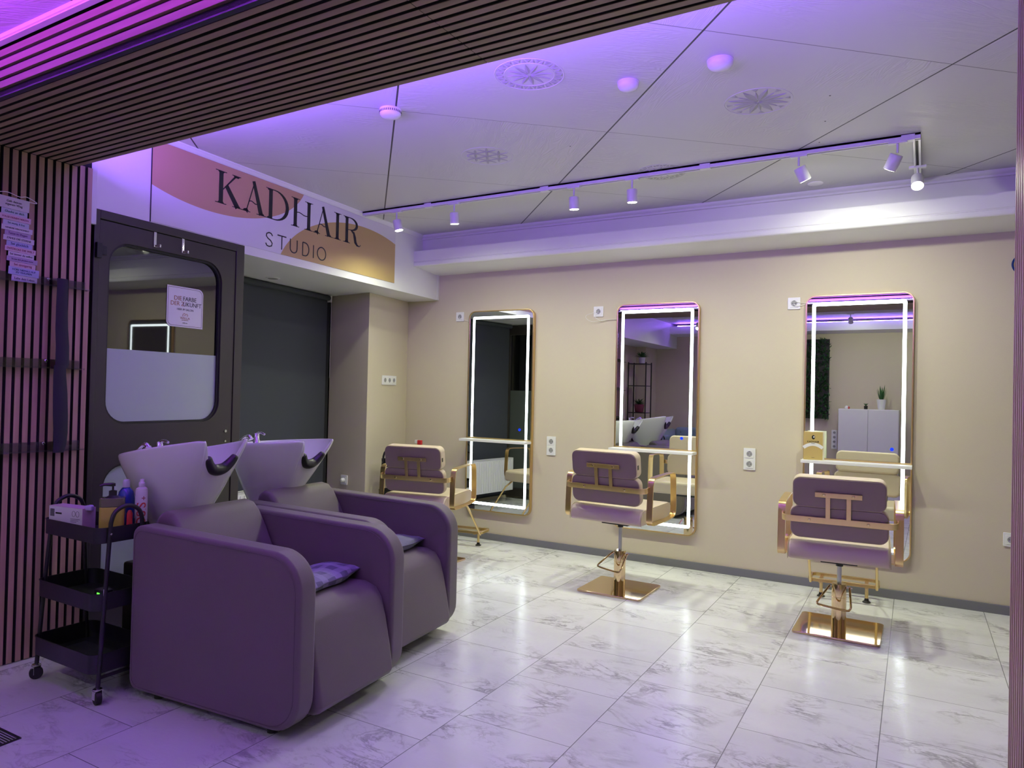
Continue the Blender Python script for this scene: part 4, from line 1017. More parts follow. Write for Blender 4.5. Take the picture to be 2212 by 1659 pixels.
    # neck rest roll along the notch
    cut = [outp(p, f, 0.0, 0.008) for p, f in npn]                           # horn -> centre, far side
    pts = [Vector((p.x, -p.y, p.z)) for p in cut if abs(p.y) < 0.080][:-1] + [p for p in reversed(cut) if abs(p.y) < 0.080]
    pts = [p + Vector((0.0, 0, 0.006)) for p in pts]
    m_ = len(pts); mb = MB(Mb); mb.tube([tuple(p) for p in pts], [0.012 + 0.014 * sin(pi * (i + .5) / m_) ** .5 for i in range(m_)], 14); mb.build('neck_rest', 'black', ba, subsurf=1)
    # mixer and hand shower on the back rim
    mb = MB(Mb @ T0((-0.50, 0.055, 0.0))); mb.lathe([(0.020, -0.02), (0.020, 0.006), (0.016, 0.012), (0.016, 0.040), (0.013, 0.050), (0.004, 0.053)], 22)
    mb.tube(smoothpath([(0.0, 0.0, 0.045), (0.03, 0.0, 0.052), (0.062, 0.0, 0.040)], 4), [0.008] * 4 + [0.007] * 4 + [0.006], 12); mb.build('mixer_tap', 'chrome', ba)
    mb = MB(Mb @ T0((-0.47, -0.075, 0.0))); mb.lathe([(0.015, -0.02), (0.015, 0.008), (0.011, 0.012), (0.011, 0.02)], 20)
    mb.tube(smoothpath([(-0.03, 0.0, 0.004), (0.0, 0.0, 0.022), (0.03, 0.0, 0.036), (0.052, 0.0, 0.034), (0.062, 0, 0.018)], 4), [0.008] * 10 + [0.011] * 5 + [0.015, 0.015], 14); mb.build('hand_shower', 'chrome', ba)
    return t_
U1 = wash_unit('taupe hair wash chair beside the black trolley, its white basin tilted up', (-1.897, 2.106, 0), rad(4.5), rad(10), 1.020, -0.705, -0.012)
U2 = wash_unit('taupe hair wash chair nearer the mirror wall, its white basin nearly level', (-2.072, 2.766, 0), rad(4.5), rad(4), 0.978, -0.665, 0.0)
# hoses behind unit 1
o = MB().tube(smoothpath([(-2.86, 1.865, 0.60), (-2.855, 1.86, 0.50), (-2.845, 1.855, 0.40), (-2.83, 1.86, 0.30), (-2.82, 1.87, 0.02)], 6), 0.003, 8).build('water_hose', 'steel')
tag(o, 'thin grey hose hanging behind the wash chair beside the trolley', 'hose')

# cushions on the seats
def pillow(label, loc, rot, col, checks):
    m, t, b = new_mat('pillow_cloth')
    g = N(t, 'ShaderNodeTexCoord').outputs['Object']
    if checks:
        sx = N(t, 'ShaderNodeSeparateXYZ', {0: g})
        a = line_mask(t, sx.outputs[0], 0.01, 0.075, 0.017); b_ = line_mask(t, sx.outputs[1], 0.02, 0.075, 0.017)
        c = mixc(t, a, (0.13, 0.13, 0.17, 1), (0.24, 0.24, 0.30, 1)); c = mixc(t, MA(t, 'MULTIPLY', b_, 0.7), c, (0.33, 0.33, 0.40, 1))
    else:
        nz = N(t, 'ShaderNodeTexNoise', {'Vector': g, 'Scale': 12.0}); c = mixc(t, nz.outputs[0], (0.15, 0.16, 0.18, 1), (0.22, 0.23, 0.26, 1))
    t.links.new(c, b.inputs['Base Color']); b.inputs['Roughness'].default_value = 0.85
    nz = N(t, 'ShaderNodeTexNoise', {'Vector': g, 'Scale': 20.0, 'Detail': 5.0})
    t.links.new(N(t, 'ShaderNodeBump', {'Strength': 0.4, 'Distance': 0.01, 'Height': nz.outputs[0]}).outputs[0], b.inputs['Normal'])
    t_ = thing('seat_cushion', label, 'cushion', loc, 0, 'small cushions on the wash chairs'); t_.rotation_euler = rot
    n_ = 22; vs = []; fs = []; A, B = 0.115, 0.185
    for side in (1, -1):
        for i in range(n_ + 1):
            for j in range(n_ + 1):
                u = -1 + 2 * i / n_; v = -1 + 2 * j / n_
                e = max(0.0, (1 - abs(u) ** 3.2) * (1 - abs(v) ** 3.2)) ** 0.42
                pinch = 1 - 0.06 * (abs(u) * abs(v)) ** 2
                z = side * (0.030 * e * (1 - 0.25 * math.exp(-((v) ** 2) * 30) * (side > 0)) + 0.0008) + 0.004 * sin(u * 5 + v * 3) * e
                vs.append((u * A * pinch + 0.006 * sin(v * 6), v * B * pinch, z))
    k = (n_ + 1) ** 2
    for s_ in (0, 1):
        for i in range(n_):
            for j in range(n_):
                a = s_ * k + i * (n_ + 1) + j; fs.append((a, a + 1, a + n_ + 2, a + n_ + 1) if s_ else (a, a + n_ + 1, a + n_ + 2, a + 1))
    bd = [i * (n_ + 1) for i in range(n_ + 1)] + [n_ * (n_ + 1) + j for j in range(1, n_ + 1)] + [i * (n_ + 1) + n_ for i in range(n_ - 1, -1, -1)] + [j for j in range(n_ - 1, 0, -1)]
    for a, b2 in zip(bd, bd[1:] + bd[:1]): fs.append((a, b2, b2 + k, a + k))
    mb = MB(); mb.add(vs, fs); mb.build('cover', m, t_)
    mb = MB(); mb.tube([vs[i] for i in bd], 0.003, 6, closed=True); mb.build('piping', mat('pillow_piping', (0.10, 0.10, 0.12), 0.8), t_)
    return t_
pillow('grey checked seat cushion on the wash chair beside the trolley', (-2.175, 2.145, 0.468), (rad(3), rad(-3), rad(6)), 0, True)
pillow('plain grey seat cushion on the wash chair nearer the mirror wall', (-2.34, 2.80, 0.468), (rad(2), rad(-4), rad(2)), 0, False)

# ================================================================== TROLLEY
def trolley(label, loc, rz):
    """local x along length 0.42, y across; centre on floor"""
    t_ = thing('trolley', label, 'trolley', loc, rz, 'black three-tier trolleys')
    HX, HY = 0.208, 0.110
    def tray(zt, h, grow=0.0, name='tray'):
        x, y = HX + grow, HY + grow
        mb = MB(); O = rrect(-x, x, -y, y, 0.040, 7); I = rrect(-x + .002, x - .002, -y + .002, y - .002, 0.038, 7)
        mb.ring(O, I, zt - h, zt); mb.prism(I, zt - h, zt - h + 0.002)
        mb.ring(rrect(-x - .002, x + .002, -y - .002, y + .002, 0.042, 7), rrect(-x + .0015, x - .0015, -y + .0015, y - .0015, 0.0385, 7), zt - 0.003, zt)
        o = mb.build(name, 'blackmetal', t_)
        if h > .07:
            mb = MB()
            for q in range(20): mb.box(-x + .05 + q * .016, -x + .057 + q * .016, -y * .55, y * .55, zt - h + .0022, zt - h + .0028)
            mb.build('slots', mat('tray_slots', (0.06, 0.06, 0.08), 0.4), o)
        return o
    tray(0.680, 0.062); tray(0.425, 0.068, 0.012); tray(0.190, 0.075, 0.018)
    for s_ in (-1, 1):
        X = s_ * (HX + 0.006)
        pts = [(X + s_ * .012, -0.105, 0.062), (X + s_ * .006, -0.082, 0.45), (X, -0.067, 0.66), (X, -0.063, 0.705), (X, -0.045, 0.742), (X, 0.0, 0.760), (X, 0.045, 0.742), (X, 0.063, 0.705), (X, 0.067, 0.66), (X + s_ * .006, 0.082, 0.45), (X + s_ * .012, 0.105, 0.062)]
        o = MB().tube(smoothpath(pts, 5), 0.0085, 12).build('leg_frame', 'blackmetal', t_)
        MB().box(X + s_ * .011 - .004, X + s_ * .011 + .004, -0.103, 0.103, 0.094, 0.106).build('cross_bar', 'blackmetal', t_)
        for z, y in ((0.655, 0.068), (0.40, 0.084), (0.165, 0.099)):
            for q in (-1, 1):
                MB(T0((X + s_ * .010, q * y, z)) @ Matrix.Rotation(s_ * pi / 2, 4, 'Y')).lathe([(0.0042, 0), (0.004, .0015), (0.001, .003)], 12).build('screw', 'chrome', o)
        for q in (-1, 1):
            x, y = X + s_ * .012, q * 0.106
            mb = MB(T0((x, y, 0)) @ Matrix.Rotation(random.uniform(-1.2, 1.2), 4, 'Z'))
            mb.cyl((0, -0.011, 0.0255), (0, 0.011, 0.0255), 0.0255, 24)
            c_ = mb.build('castor', 'rubber', t_, bevel=0.003)
            mb = MB(c_.matrix_world); mb = MB(T0((x, y, 0)))
            mb.box(-0.011, 0.009, -0.015, -0.013, 0.020, 0.056); mb.box(-0.011, 0.009, 0.013, 0.015, 0.020, 0.056); mb.box(-0.012, 0.012, -0.015, 0.015, 0.054, 0.057)
            mb.lathe([(0.017, 0.057), (0.017, 0.060), (0.010, 0.064)], 18); mb.build('castor_fork', 'chrome', c_)
    return t_
TR = trolley('black three-tier trolley with bottles and a glove box, beside the slatted jamb', (-3.0, 1.714, 0), 0.0)
TR2 = trolley('black trolley in the corner behind the corner-side salon chair', (-3.80, 4.77, 0), rad(90))
MB().box(0.2225, 0.2235, -0.092, -0.077, 0.412, 0.442).build('price_tag', 'plastic', TR)

# glove box
gb = thing('glove_box', 'pink and white carton lying on the top trolley tray', 'box', (-3.075, 1.655, 0.621), rad(9))
MB().box(-0.098, 0.098, -0.030, 0.030, 0, 0.115).build('carton', mat('lilac_carton', (0.62, 0.42, 0.55), 0.5), gb, bevel=0.001)
MB().box(-0.097, 0.097, -0.0306, -0.0302, 0.002, 0.113).build('white_side', mat('white_carton', (0.70, 0.68, 0.70), 0.5), gb)
GM = FRAME((0, -0.0308, 0), (1, 0, 0), (0, 0, 1))
mb = MB(GM)
for q in range(11): mb.box(-0.090 + q * .0024, -0.0892 + q * .0024 + (q % 3) * .0004, 0.072, 0.103, 0, 0.0004)
mb.box(-0.058, -0.022, 0.083, 0.090, 0, 0.0004)
for q in range(3): mb.box(0.030, 0.085 - q * .01, 0.068 - q * .006, 0.0695 - q * .006, 0, 0.0004)
for cx in (0.048, 0.070): mb.ring([(cx + .010 * cos(a * pi / 8), .090 + .012 * sin(a * pi / 8)) for a in range(16)], [(cx + .0088 * cos(a * pi / 8), .090 + .0108 * sin(a * pi / 8)) for a in range(16)], 0, 0.0004)
mb.build('print', 'ink', gb, smooth=False)
mb = MB(); 
for q in range(9): mb.add([(0.06 + random.uniform(-.05, .05), random.uniform(-.02, .02), 0.1155), (0.06 + random.uniform(-.05, .05), random.uniform(-.02, .02), 0.1155), (0.06 + random.uniform(-.05, .05), random.uniform(-.02, .02), 0.13)], [(0, 1, 2)])
MB().prism([(0.09, -0.02), (0.125, -0.012), (0.118, 0.006), (0.10, 0.018), (0.085, 0.012)], 0.105, 0.126).build('glove', mat('violet_glove', (0.55, 0.42, 0.75), 0.5), gb, bevel=0.006, seg=3)
# pump bottle
def m_liquid(name, col, rough=0.12): return mat(name, col, rough, var=0.02, coat=0.5)
pb = thing('pump_bottle', 'square pump bottle with yellow-green liquid and a black pump', 'bottle', (-2.868, 1.702, 0.621), rad(52))
MB().prism(rrect(-0.046, 0.046, -0.028, 0.028, 0.012, 4), 0, 0.128).build('liquid', m_liquid('yellow_green_liquid', (0.42, 0.42, 0.05)), pb, bevel=0.003)
MB().prism(rrect(-0.0462, 0.0462, -0.0282, 0.0282, 0.012, 4), 0.1282, 0.165).build('upper_bottle', m_liquid('smoky_bottle', (0.12, 0.13, 0.06)), pb, bevel=0.003)
mb = MB(); mb.lathe([(0.030, 0.165), (0.017, 0.172), (0.015, 0.174), (0.015, 0.192), (0.009, 0.194), (0.004, 0.195), (0.004, 0.210), (0.009, 0.211), (0.009, 0.222), (0.003, 0.224)], 22)
mb.tube([(0.0, 0, 0.217), (-0.03, -0.006, 0.219), (-0.046, -0.009, 0.214)], [0.008, 0.006, 0.0045], 12); mb.build('pump', 'black', pb)
bb = thing('shampoo_bottle', 'round-shouldered blue bottle with a pale cap behind the pump bottle', 'bottle', (-2.900, 1.778, 0.621), 0)
MB().lathe([(0.030, 0), (0.033, 0.006), (0.034, 0.10), (0.033, 0.15), (0.028, 0.178), (0.016, 0.194), (0.012, 0.196)], 26).build('bottle_body', m_liquid('deep_blue_plastic', (0.01, 0.05, 0.30)), bb)
MB().lathe([(0.014, 0.196), (0.014, 0.222), (0.010, 0.228), (0.002, 0.230)], 22).build('cap', mat('lilac_cap', (0.62, 0.60, 0.72), 0.35), bb)
rb = thing('tube_bottle', 'small red and blue tube between the pump bottle and the spray can', 'tube', (-2.812, 1.741, 0.621), 0)
MB().lathe([(0.010, 0), (0.011, 0.004), (0.011, 0.100), (0.006, 0.112), (0.002, 0.114)], 18).build('tube_body', mat('red_plastic', (0.45, 0.03, 0.03), 0.3), rb)
sc_ = thing('spray_can', 'white spray can with red OSiS lettering on the top trolley tray', 'spray can', (-2.726, 1.735, 0.0), 0)
sc_.location = (-2.795, 1.770, 0.621); sc_.location = (-2.8205, 1.796, 0.621)
cw = mat('white_can_enamel', (0.72, 0.66, 0.74), 0.28)
MB().lathe([(0.022, 0), (0.0232, 0.003), (0.0232, 0.188), (0.0215, 0.196), (0.012, 0.203), (0.012, 0.206)], 30).build('can_body', cw, sc_)
MB().lathe([(0.013, 0.2062), (0.013, 0.218), (0.010, 0.222), (0.008, 0.226), (0.008, 0.234), (0.002, 0.236)], 22).build('nozzle_cap', cw, sc_)
# curved vertical lettering
def wraptext(body, size, z, r, ang0, parent, material, name):
    cu = bpy.data.curves.new(name, 'FONT'); cu.body = body; cu.size = size; cu.align_x = 'CENTER'; cu.align_y = 'CENTER'; cu.offset = 0.0006
    to = bpy.data.objects.new(name, cu); COL.objects.link(to); bpy.context.view_layer.update()
    me = bpy.data.meshes.new_from_object(to); bpy.data.objects.remove(to)
    for v in me.vertices:
        a = ang0 + (-v.co.y) / r; zz = z + v.co.x
        v.co = (r * cos(a), r * sin(a), zz)
    me.materials.clear(); me.materials.append(material)
    o = bpy.data.objects.new(name, me); COL.objects.link(o); o.parent = parent
view_a = math.atan2(-1.79, 2.81)
wraptext('OSiS', 0.052, 0.090, 0.0237, view_a + 0.05, sc_, mat('red_print', (0.55, 0.06, 0.05), 0.4), 'lettering')
wraptext('+', 0.030, 0.158, 0.0237, view_a + 0.40, sc_, mat('red_print_fine', (0.35, 0.10, 0.10), 0.4), 'plus_mark')
# scissors and clips on the lowest tray + green light
gl_ = thing('charger', 'small black charger with a glowing green light on the middle trolley tray', 'charger', (-2.83, 1.655, 0.359), 0)
MB().box(-0.035, 0.03, -0.02, 0.02, 0, 0.070).build('charger_body', 'black', gl_, bevel=0.004)
MB().box(-0.012, 0.004, -0.0215, -0.0195, 0.052, 0.058).build('green_light', mat('green_led', (0, .5, 0), .4, emit=(0.1, 1.0, 0.05), estr=2.5), gl_)
br_ = thing('wave_comb', 'dark comb with pale teeth lying in the lowest trolley tray', 'comb', (-2.90, 1.70, 0.1215), rad(20))
mb = MB(); mb.box(-0.06, 0.06, 0.012, 0.024, 0, 0.006); mb.build('comb_spine', 'black', br_)
mb = MB(); [mb.box(-0.058 + q * .008, -0.055 + q * .008, -0.03, 0.012, 0.001, 0.005) for q in range(15)]; mb.build('teeth', mat('pale_teeth', (0.4, 0.38, 0.45), .4), br_)
# spray bottle on trolley 2
sb = thing('spray_bottle', 'spray bottle with a red and white trigger head behind the corner-side chair', 'bottle', (-3.765, 4.90, 0.621), 0)
MB().lathe([(0.030, 0), (0.032, 0.005), (0.032, 0.11), (0.015, 0.15), (0.014, 0.165)], 24).build('bottle_body', m_liquid('clear_grey_plastic', (0.5, 0.5, 0.52)), sb)
mb = MB(); mb.box(-0.012, 0.03, -0.012, 0.012, 0.165, 0.205); mb.build('trigger_head', mat('red_trigger', (0.55, 0.02, 0.03), 0.3), sb, bevel=0.004)
MB().box(-0.040, -0.012, -0.010, 0.010, 0.175, 0.205).build('nozzle', 'plastic', sb, bevel=0.003)

# ================================================================== ON THE JAMB
hs = thing('hanging_sign', 'string of small paper planks with German sayings on the slatted jamb', 'sign', (XJ, 0, 0))
rows = [('Geh deinen\neigenen Weg', 0, 0.052, .014), ('Glaube an dich', 1, .024, .014), ('FOLGE DEINEM HERZEN', 2, .024, .0105), ('Sei mutig & frei', 1, .022, .012), ('GENIESSE DEN MOMENT', 0, .022, .0095),
        ('Tanze im Regen', 3, .021, .013), ('ZÄHLE DIE STERNE', 0, .022, .0125), ('Sei glücklich', 4, .022, .016), ('ENTDECKE DIE WELT', 2, .022, .0125), ('Sei immer du selbst', 0, .021, .0125),
        ('Tu was dich glücklich macht', 3, .021, .0085), ('Sei einzigartig', 2, .022, .0145), ('HÖRE NIEMALS AUF\nZU TRÄUMEN', 4, .034, .0115), ('Lebe dein Leben', 0, .028, .0135)]
pcol = [mat('plank_white', (0.62, 0.60, 0.66), .6), mat('plank_paleblue', (0.50, 0.55, 0.66), .6), mat('plank_pink', (0.62, 0.47, 0.56), .6), mat('plank_mauve', (0.42, 0.34, 0.52), .6), mat('plank_blue', (0.42, 0.45, 0.70), .6)]
zt = 2.058; tcol = [mat('sign_ink_dark', (0.03, 0.03, 0.06), .6), mat('sign_ink_teal', (0.04, 0.16, 0.22), .6), mat('sign_ink_red', (0.30, 0.06, 0.10), .6), mat('sign_ink_violet', (0.10, 0.04, 0.16), .6), mat('sign_ink_blue', (0.04, 0.07, 0.22), .6)]
for i, (s_, c_, h, fs) in enumerate(rows):
    yc = 1.580 + 0.052 * i / 13; hw = (0.062, 0.054)[i % 2] if i else 0.062
    wide = i in (0, 2, 4, 6, 8, 10, 12)
    hw = 0.062 if wide else 0.052
    PM = FRAME((0.010 + (0.002 if wide else 0), yc, zt - h / 2), (0, 1, -0.035), (0, 0.035, 1))
    o = MB(PM).box(-hw, hw, -h / 2, h / 2, 0, 0.0015).build('plank', pcol[c_], hs, smooth=False)
    text('lettering', s_, fs, tcol[c_], o, PM @ T0((0, 0, 0.002)), sx=0.92)
    zt -= h + 0.0007
MB().tube(smoothpath([(0.014, 1.505, 2.066), (0.016, 1.55, 2.076), (0.016, 1.60, 2.066), (0.016, 1.63, 2.072), (0.014, 1.672, 2.055), (0.014, 1.64, 2.052)], 6), 0.0016, 7).build('cord', 'plastic', hs)
slab = ['clear acrylic ledge on the slats just under the hanging sign', 'clear acrylic ledge halfway up the slatted jamb', 'clear acrylic ledge lowest on the slatted jamb']
for i, z in enumerate((1.690, 1.315, 0.937)):
    s_ = thing('acrylic_ledge', slab[i], 'shelf', (XJ + 0.001, 0, z), 0, 'clear acrylic ledges on the slats')
    y0, y1 = 1.30, (1.900, 1.885, 1.893)[i]
    mb = MB(); mb.box(0, 0.002, y0, y1, 0, 0.042); mb.box(0.0, 0.045, y0, y1, -0.0025, 0.0); mb.box(0.043, 0.045, y0, y1, 0, 0.006); mb.build('ledge', 'acrylic', s_, smooth=False)
    for y in (1.735, 1.43): MB(FRAME((0.002, y, 0.034), (0, 1, 0), (0, 0, 1))).lathe([(0.007, 0), (0.007, 0.003), (0.004, 0.006), (0.001, 0.006)], 16).build('screw', 'chrome', s_)
cb = thing('cloth_band', 'long black cloth band hanging across the acrylic ledges', 'cloth band', (XJ, 0, 0))
navy = mat('black_cloth', (0.010, 0.010, 0.018), 0.7, bump=0.1)
def clothband(rows_):
    vs = []; fs = []
    for (z, a, b, x) in rows_:
        for q in range(5):
            y = a + (b - a) * q / 4; vs.append((x + 0.006 * sin(q * pi / 4), y, z))
        for q in range(4, -1, -1):
            y = a + (b - a) * q / 4; vs.append((x - 0.002 + 0.006 * sin(q * pi / 4), y, z))
    for i in range(len(rows_) - 1):
        for q in range(10):
            l = (q + 1) % 10; fs.append((i * 10 + q, i * 10 + l, (i + 1) * 10 + l, (i + 1) * 10 + q))
    fs.append(tuple(range(10))); fs.append(tuple(range(len(rows_) * 10 - 1, len(rows_) * 10 - 11, -1)))
    return vs, fs
mb = MB(); mb.add(*clothband([(1.728, 1.750, 1.797, .050), (1.70, 1.750, 1.798, .052), (1.60, 1.748, 1.798, .052), (1.50, 1.748, 1.803, .052), (1.42, 1.752, 1.810, .052), (1.335, 1.752, 1.812, .052), (1.318, 1.762, 1.806, .052)])); mb.build('upper_length', navy, cb)
mb = MB(); mb.add(*clothband([(1.330, 1.744, 1.795, .058), (1.28, 1.742, 1.798, .058), (1.20, 1.743, 1.806, .058), (1.10, 1.746, 1.811, .058), (1.02, 1.750, 1.812, .058), (0.97, 1.752, 1.808, .058), (0.930, 1.750, 1.798, .058)])); mb.build('lower_length', navy, cb)

# floor register near the camera side
fv = thing('floor_vent', 'black metal floor grille at the edge of the tiles in the foreground', 'floor grille', (-2.79, 1.282, 0), rad(1))
MB().ring([(-0.30, -0.036), (0.07, -0.036), (0.07, 0.032), (-0.30, 0.032)], [(-0.292, -0.028), (0.062, -0.028), (0.062, 0.024), (-0.292, 0.024)], 0.0, 0.004).build('grille_frame', 'blackmetal', fv)
mb = MB(); [mb.box(-0.29, 0.06, -0.026 + q * .010, -0.022 + q * .010, 0.0005, 0.003) for q in range(5)]; mb.build('grille_bars', 'black', fv)

# ================================================================== FRONT ROOM (seen in the mirrors)
for i, x in enumerate((-3.0, -1.9, -0.9, 0.2)):
    spot(x, -0.55, ((-0.15, 0.15, -1), (0.0, 0.0, -1), (0, -0.9, -1), (0, -0.9, -1))[i], ('front room spot nearest the blue sofa', 'front room spot above the plant panel', 'front room spot before the pale cabinet', 'front room spot farthest from the sofa')[i], 'spot lamps of the front room', P_SPOT_FRONT, ZCF)
ft = thing('lighting_track', 'white ceiling track of the front room, seen in the mirrors', 'track')
MB().box(-3.4, 0.6, -0.567, -0.533, ZCF - 0.030, ZCF).build('rail', 'track', ft)
ls2 = thing('light_strip', 'violet light strip in the cove of the front room', 'light strip')
MB().box(-3.6, 2.2, -1.44, -1.428, 2.412, 2.425).build('profile', 'track', ls2)
MB().box(-3.6, 2.2, -1.438, -1.430, 2.4252, 2.428).build('diffuser', 'ledviolet', ls2)
for i in range(2):
    lamp('strip_light', 'AREA', P_LED_FRONT * 0.9, COL_VIOLET, look((-3.6 + 5.8 * (i + .5) / 2, -1.425, 2.432), (0, 0.35, 1)), ls2, shape='RECTANGLE', size=2.9, size_y=0.012)
ls3 = thing('light_strip', 'magenta light strip hung below the front ceiling before the lintel', 'light strip')
MB().box(-3.45, 0.12, 0.905, 0.925, 2.395, 2.405).build('profile', 'track', ls3)
MB().box(-3.45, 0.12, 0.908, 0.922, 2.4052, 2.407).build('diffuser', 'ledmagenta', ls3)
for x in (-3.3, -1.7, 0.0): MB().cyl((x, 0.915, 2.405), (x, 0.915, ZCF), 0.0012, 6).build('hanger', 'steel', ls3)
for i in range(3):
    lamp('strip_light', 'AREA', P_LED_MAGENTA / 3, COL_MAGENTA, look((-3.45 + 3.57 * (i + .5) / 3, 0.915, 2.409), (0, 0.30, 1)), ls3, shape='RECTANGLE', size=3.57 / 3, size_y=0.012)

# reception cabinet with pots
cab = thing('reception_cabinet', 'pale lilac-lit cabinet reflected in the folder mirror', 'cabinet', (-0.72, -1.62, 0))
MB().box(-0.40, 0.40, -0.175, 0.175, 0.05, 1.128).build('carcass', 'plastic', cab, bevel=0.003)
for q in range(2): 
    d_ = MB().box(-0.397 + q * .398, -0.003 + q * .398, 0.1755, 0.190, 0.06, 1.12).build('cabinet_door', 'plastic', cab, bevel=0.002)
MB().box(-0.38, 0.38, -0.16, 0.16, 0, 0.05).build('plinth', 'base', cab)
leafg = mat('leaf_green', (0.03, 0.12, 0.03), 0.5, var=0.3)
def leafmesh(mb, base, tip, w_, bend=0.0):
    b, t2 = Vector(base), Vector(tip); d = t2 - b; L = d.length; u = d.normalized(); s_ = u.cross(Vector((0, 0, 1)))
    s_ = s_.normalized() if s_.length > .01 else Vector((1, 0, 0)); nn = s_.cross(u)
    prof = ((0, .25), (.25, .9), (.5, 1.0), (.75, .7), (1, .03)); vs = []
    for k, ww in prof:
        c = b + d * k + nn * (-bend * k * k * L) 
        vs += [tuple(c + s_ * w_ * ww), tuple(c - nn * w_ * .25 * ww), tuple(c - s_ * w_ * ww), tuple(c + nn * .001)]
    fs = []
    for i in range(4):
        for q in range(4): fs.append((i * 4 + q, i * 4 + (q + 1) % 4, i * 4 + 4 + (q + 1) % 4, i * 4 + 4 + q))
    fs += [(0, 1, 2, 3), (19, 18, 17, 16)]
    mb.add(vs, fs)
pt = thing('snake_plant', 'snake plant in a white pot on the pale cabinet', 'plant', (-0.555, -1.60, 1.1285))
MB().lathe([(0.042, 0), (0.046, .004), (0.062, 0.125), (0.064, 0.150), (0.058, 0.150), (0.055, 0.135), (0.01, 0.133)], 26).build('pot', 'plastic', pt)
mb = MB()
for q in range(7):
    a = q * 2.4; leafmesh(mb, (0.02 * cos(a), 0.02 * sin(a), 0.13), (0.07 * cos(a), 0.05 * sin(a), 0.28 + 0.10 * ((q * 37) % 7) / 7), 0.015)
mb.build('leaves', leafg, pt)
pt = thing('small_succulent', 'small succulent in a dark glass on the pale cabinet', 'plant', (-0.76, -1.58, 1.1285))
MB().lathe([(0.024, 0), (0.026, 0.05), (0.023, 0.05), (0.02, 0.045), (0.003, .045)], 18).build('pot', 'black', pt)
mb = MB(); [leafmesh(mb, (0, 0, 0.045), (0.035 * cos(q * .8), 0.035 * sin(q * .8), 0.09), 0.006) for q in range(9)]; mb.build('leaves', leafg, pt)
fg = thing('figurine', 'small red and white figure on the pale cabinet', 'ornament', (-1.02, -1.56, 1.1285))
MB().lathe([(0.022, 0), (0.028, 0.02), (0.020, 0.04), (0.008, 0.048)], 18).build('body', 'plastic', fg)
MB(T0((0.03, 0, 0))).lathe([(0.012, 0), (0.018, 0.012), (0.012, 0.03), (0.003, .036)], 14).build('red_part', mat('red_glaze', (0.5, 0.03, 0.03), .3), fg)
# plant panel: many small leaves on a board
pp = thing('green_wall_decor', 'green artificial plant panel on the wall, reflected in the folder mirror', 'plant panel', (-1.62, -1.795, 1.58))
MB().box(-0.33, 0.33, 0.0, 0.03, -0.62, 0.62).build('backing', 'black', pp)
mb = MB()
for q in range(1500):
    x = random.uniform(-.33, .33); z = random.uniform(-.62, .62); a = random.uniform(0, 2 * pi); l = random.uniform(.04, .11)
    leafmesh(mb, (x, 0.03, z), (x + l * .6 * cos(a), 0.035 + random.uniform(.03, .11), z + l * .6 * sin(a)), random.uniform(.006, .014))
o = mb.build('foliage', mat('panel_leaves', (0.03, 0.11, 0.035), 0.5, var=0.5, vscale=30), pp, smooth=False); o['kind'] = 'stuff'
socket('column of four white sockets reflected in the folder mirror', FRAME((-1.205, -1.7995, 0.645), (-1, 0, 0), (0, 0, 1)), 4, True)
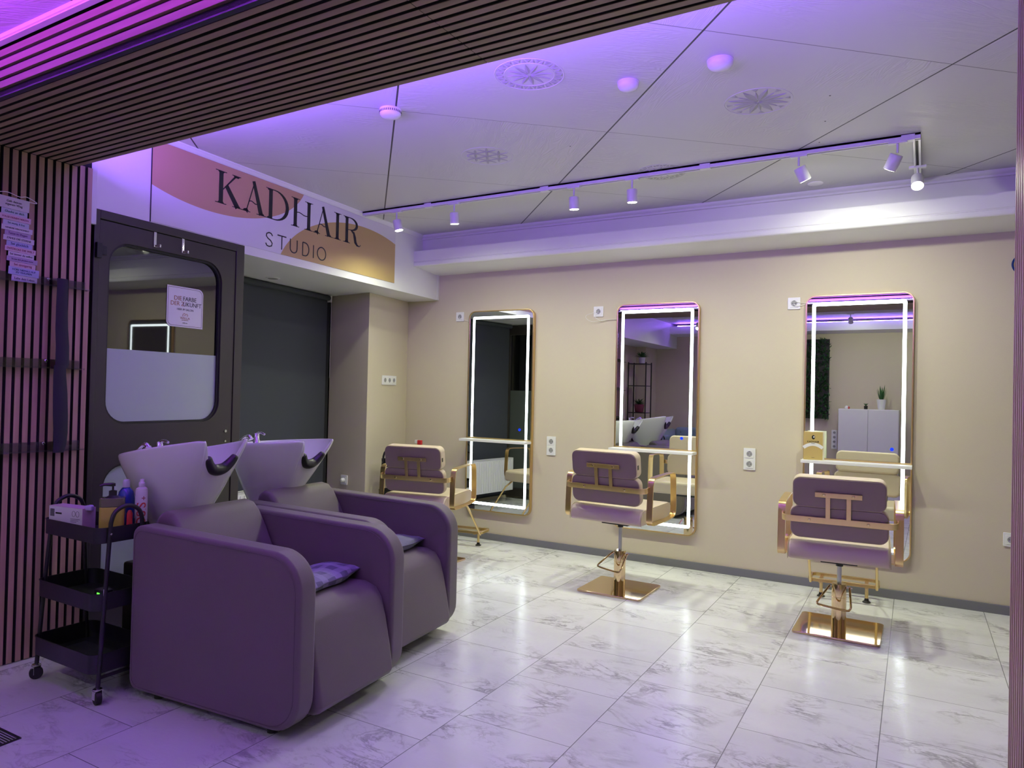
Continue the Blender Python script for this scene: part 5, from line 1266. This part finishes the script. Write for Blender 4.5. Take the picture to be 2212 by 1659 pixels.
# plant rack
rk = thing('plant_rack', 'black metal rack with plants reflected in the middle mirror', 'rack', (-4.06, -0.92, 0))
for z in (0.10, 0.50, 0.98, 1.42, 1.78): MB().box(-0.15, 0.15, -0.13, 0.13, z - .012, z).build('rack_shelf', 'blackmetal', rk)
for sx in (-1, 1):
    for sy in (-1, 1): MB().box(sx * .15 - .008, sx * .15 + .008, sy * .13 - .008, sy * .13 + .008, 0, 1.80).build('rack_post', 'blackmetal', rk)
def potplant(name, label, loc, pr, ph, col, n_, L, w_):
    t_ = thing(name, label, 'plant', loc, 0, 'plants on the black rack')
    MB().lathe([(pr * .7, 0), (pr * .8, .004), (pr, ph), (pr * .9, ph), (pr * .8, ph * .9), (.004, ph * .88)], 22).build('pot', col, t_)
    mb = MB()
    for q in range(n_):
        a = q * 2.399; el = 0.35 + 0.9 * ((q * 29) % 10) / 10
        leafmesh(mb, (0, 0, ph * .9), (L * cos(a) * cos(el), L * sin(a) * cos(el), ph + L * sin(el)), w_, 0.25)
    mb.build('leaves', leafg, t_); return t_
potc = [mat('wine_pot', (0.16, 0.03, 0.05), .3), mat('lilac_pot', (0.55, 0.5, 0.65), .35)]
potplant('potted_plant', 'bushy plant in a pale pot on the top of the rack', (-4.02, -0.90, 1.781), .055, .10, potc[1], 40, .12, .014)
potplant('potted_plant', 'plant in a wine-red pot in the middle of the rack', (-4.06, -0.92, 0.981), .085, .13, potc[0], 40, .125, .010)
potplant('potted_plant', 'plant in a lilac pot lower on the rack', (-4.06, -0.92, 0.501), .07, .12, potc[1], 26, .12, .014)
potplant('potted_plant', 'tall leafy plant standing on the floor beside the rack', (-3.60, -0.40, 0), .11, .30, potc[1], 46, .32, .028)
# sofa
so_ = thing('sofa', 'pale blue tufted sofa reflected in the middle mirror', 'sofa', (-3.02, -1.30, 0))
sf = mat('pale_blue_velvet', (0.22, 0.30, 0.38), 0.7, sheen=0.3)
MB().box(-0.62, 0.62, -0.36, 0.42, 0.12, 0.42).build('seat', sf, so_, bevel=0.04, seg=4)
MB().box(-0.62, 0.62, -0.44, -0.22, 0.30, 0.74).build('backrest', sf, so_, bevel=0.05, seg=4)
for s_ in (-1, 1):
    mb = MB(); mb.box(s_ * .72 - .09, s_ * .72 + .09, -0.42, 0.42, 0.12, 0.56); mb.cyl((s_ * .72, -0.42, 0.60), (s_ * .72, 0.44, 0.60), 0.105, 24); mb.build('armrest', sf, so_, bevel=0.02, seg=3)
mb = MB()
for r_ in range(3):
    for q in range(9): mb.lathe([(0.012, 0), (0.010, .006), (.001, .008)], 10, T=T0((-.52 + q * .13 + (r_ % 2) * .05, -0.219, .48 + r_ * .09)) @ Matrix.Rotation(-pi / 2, 4, 'X'))
mb.build('tufting_buttons', mat('velvet_button', (0.12, 0.17, 0.22), .6), so_)
for sx in (-1, 1):
    for sy in (-1, 1): MB().cyl((sx * .70, sy * .36, 0), (sx * .70, sy * .36, .125), .018, 14, .026).build('leg', 'black', so_)
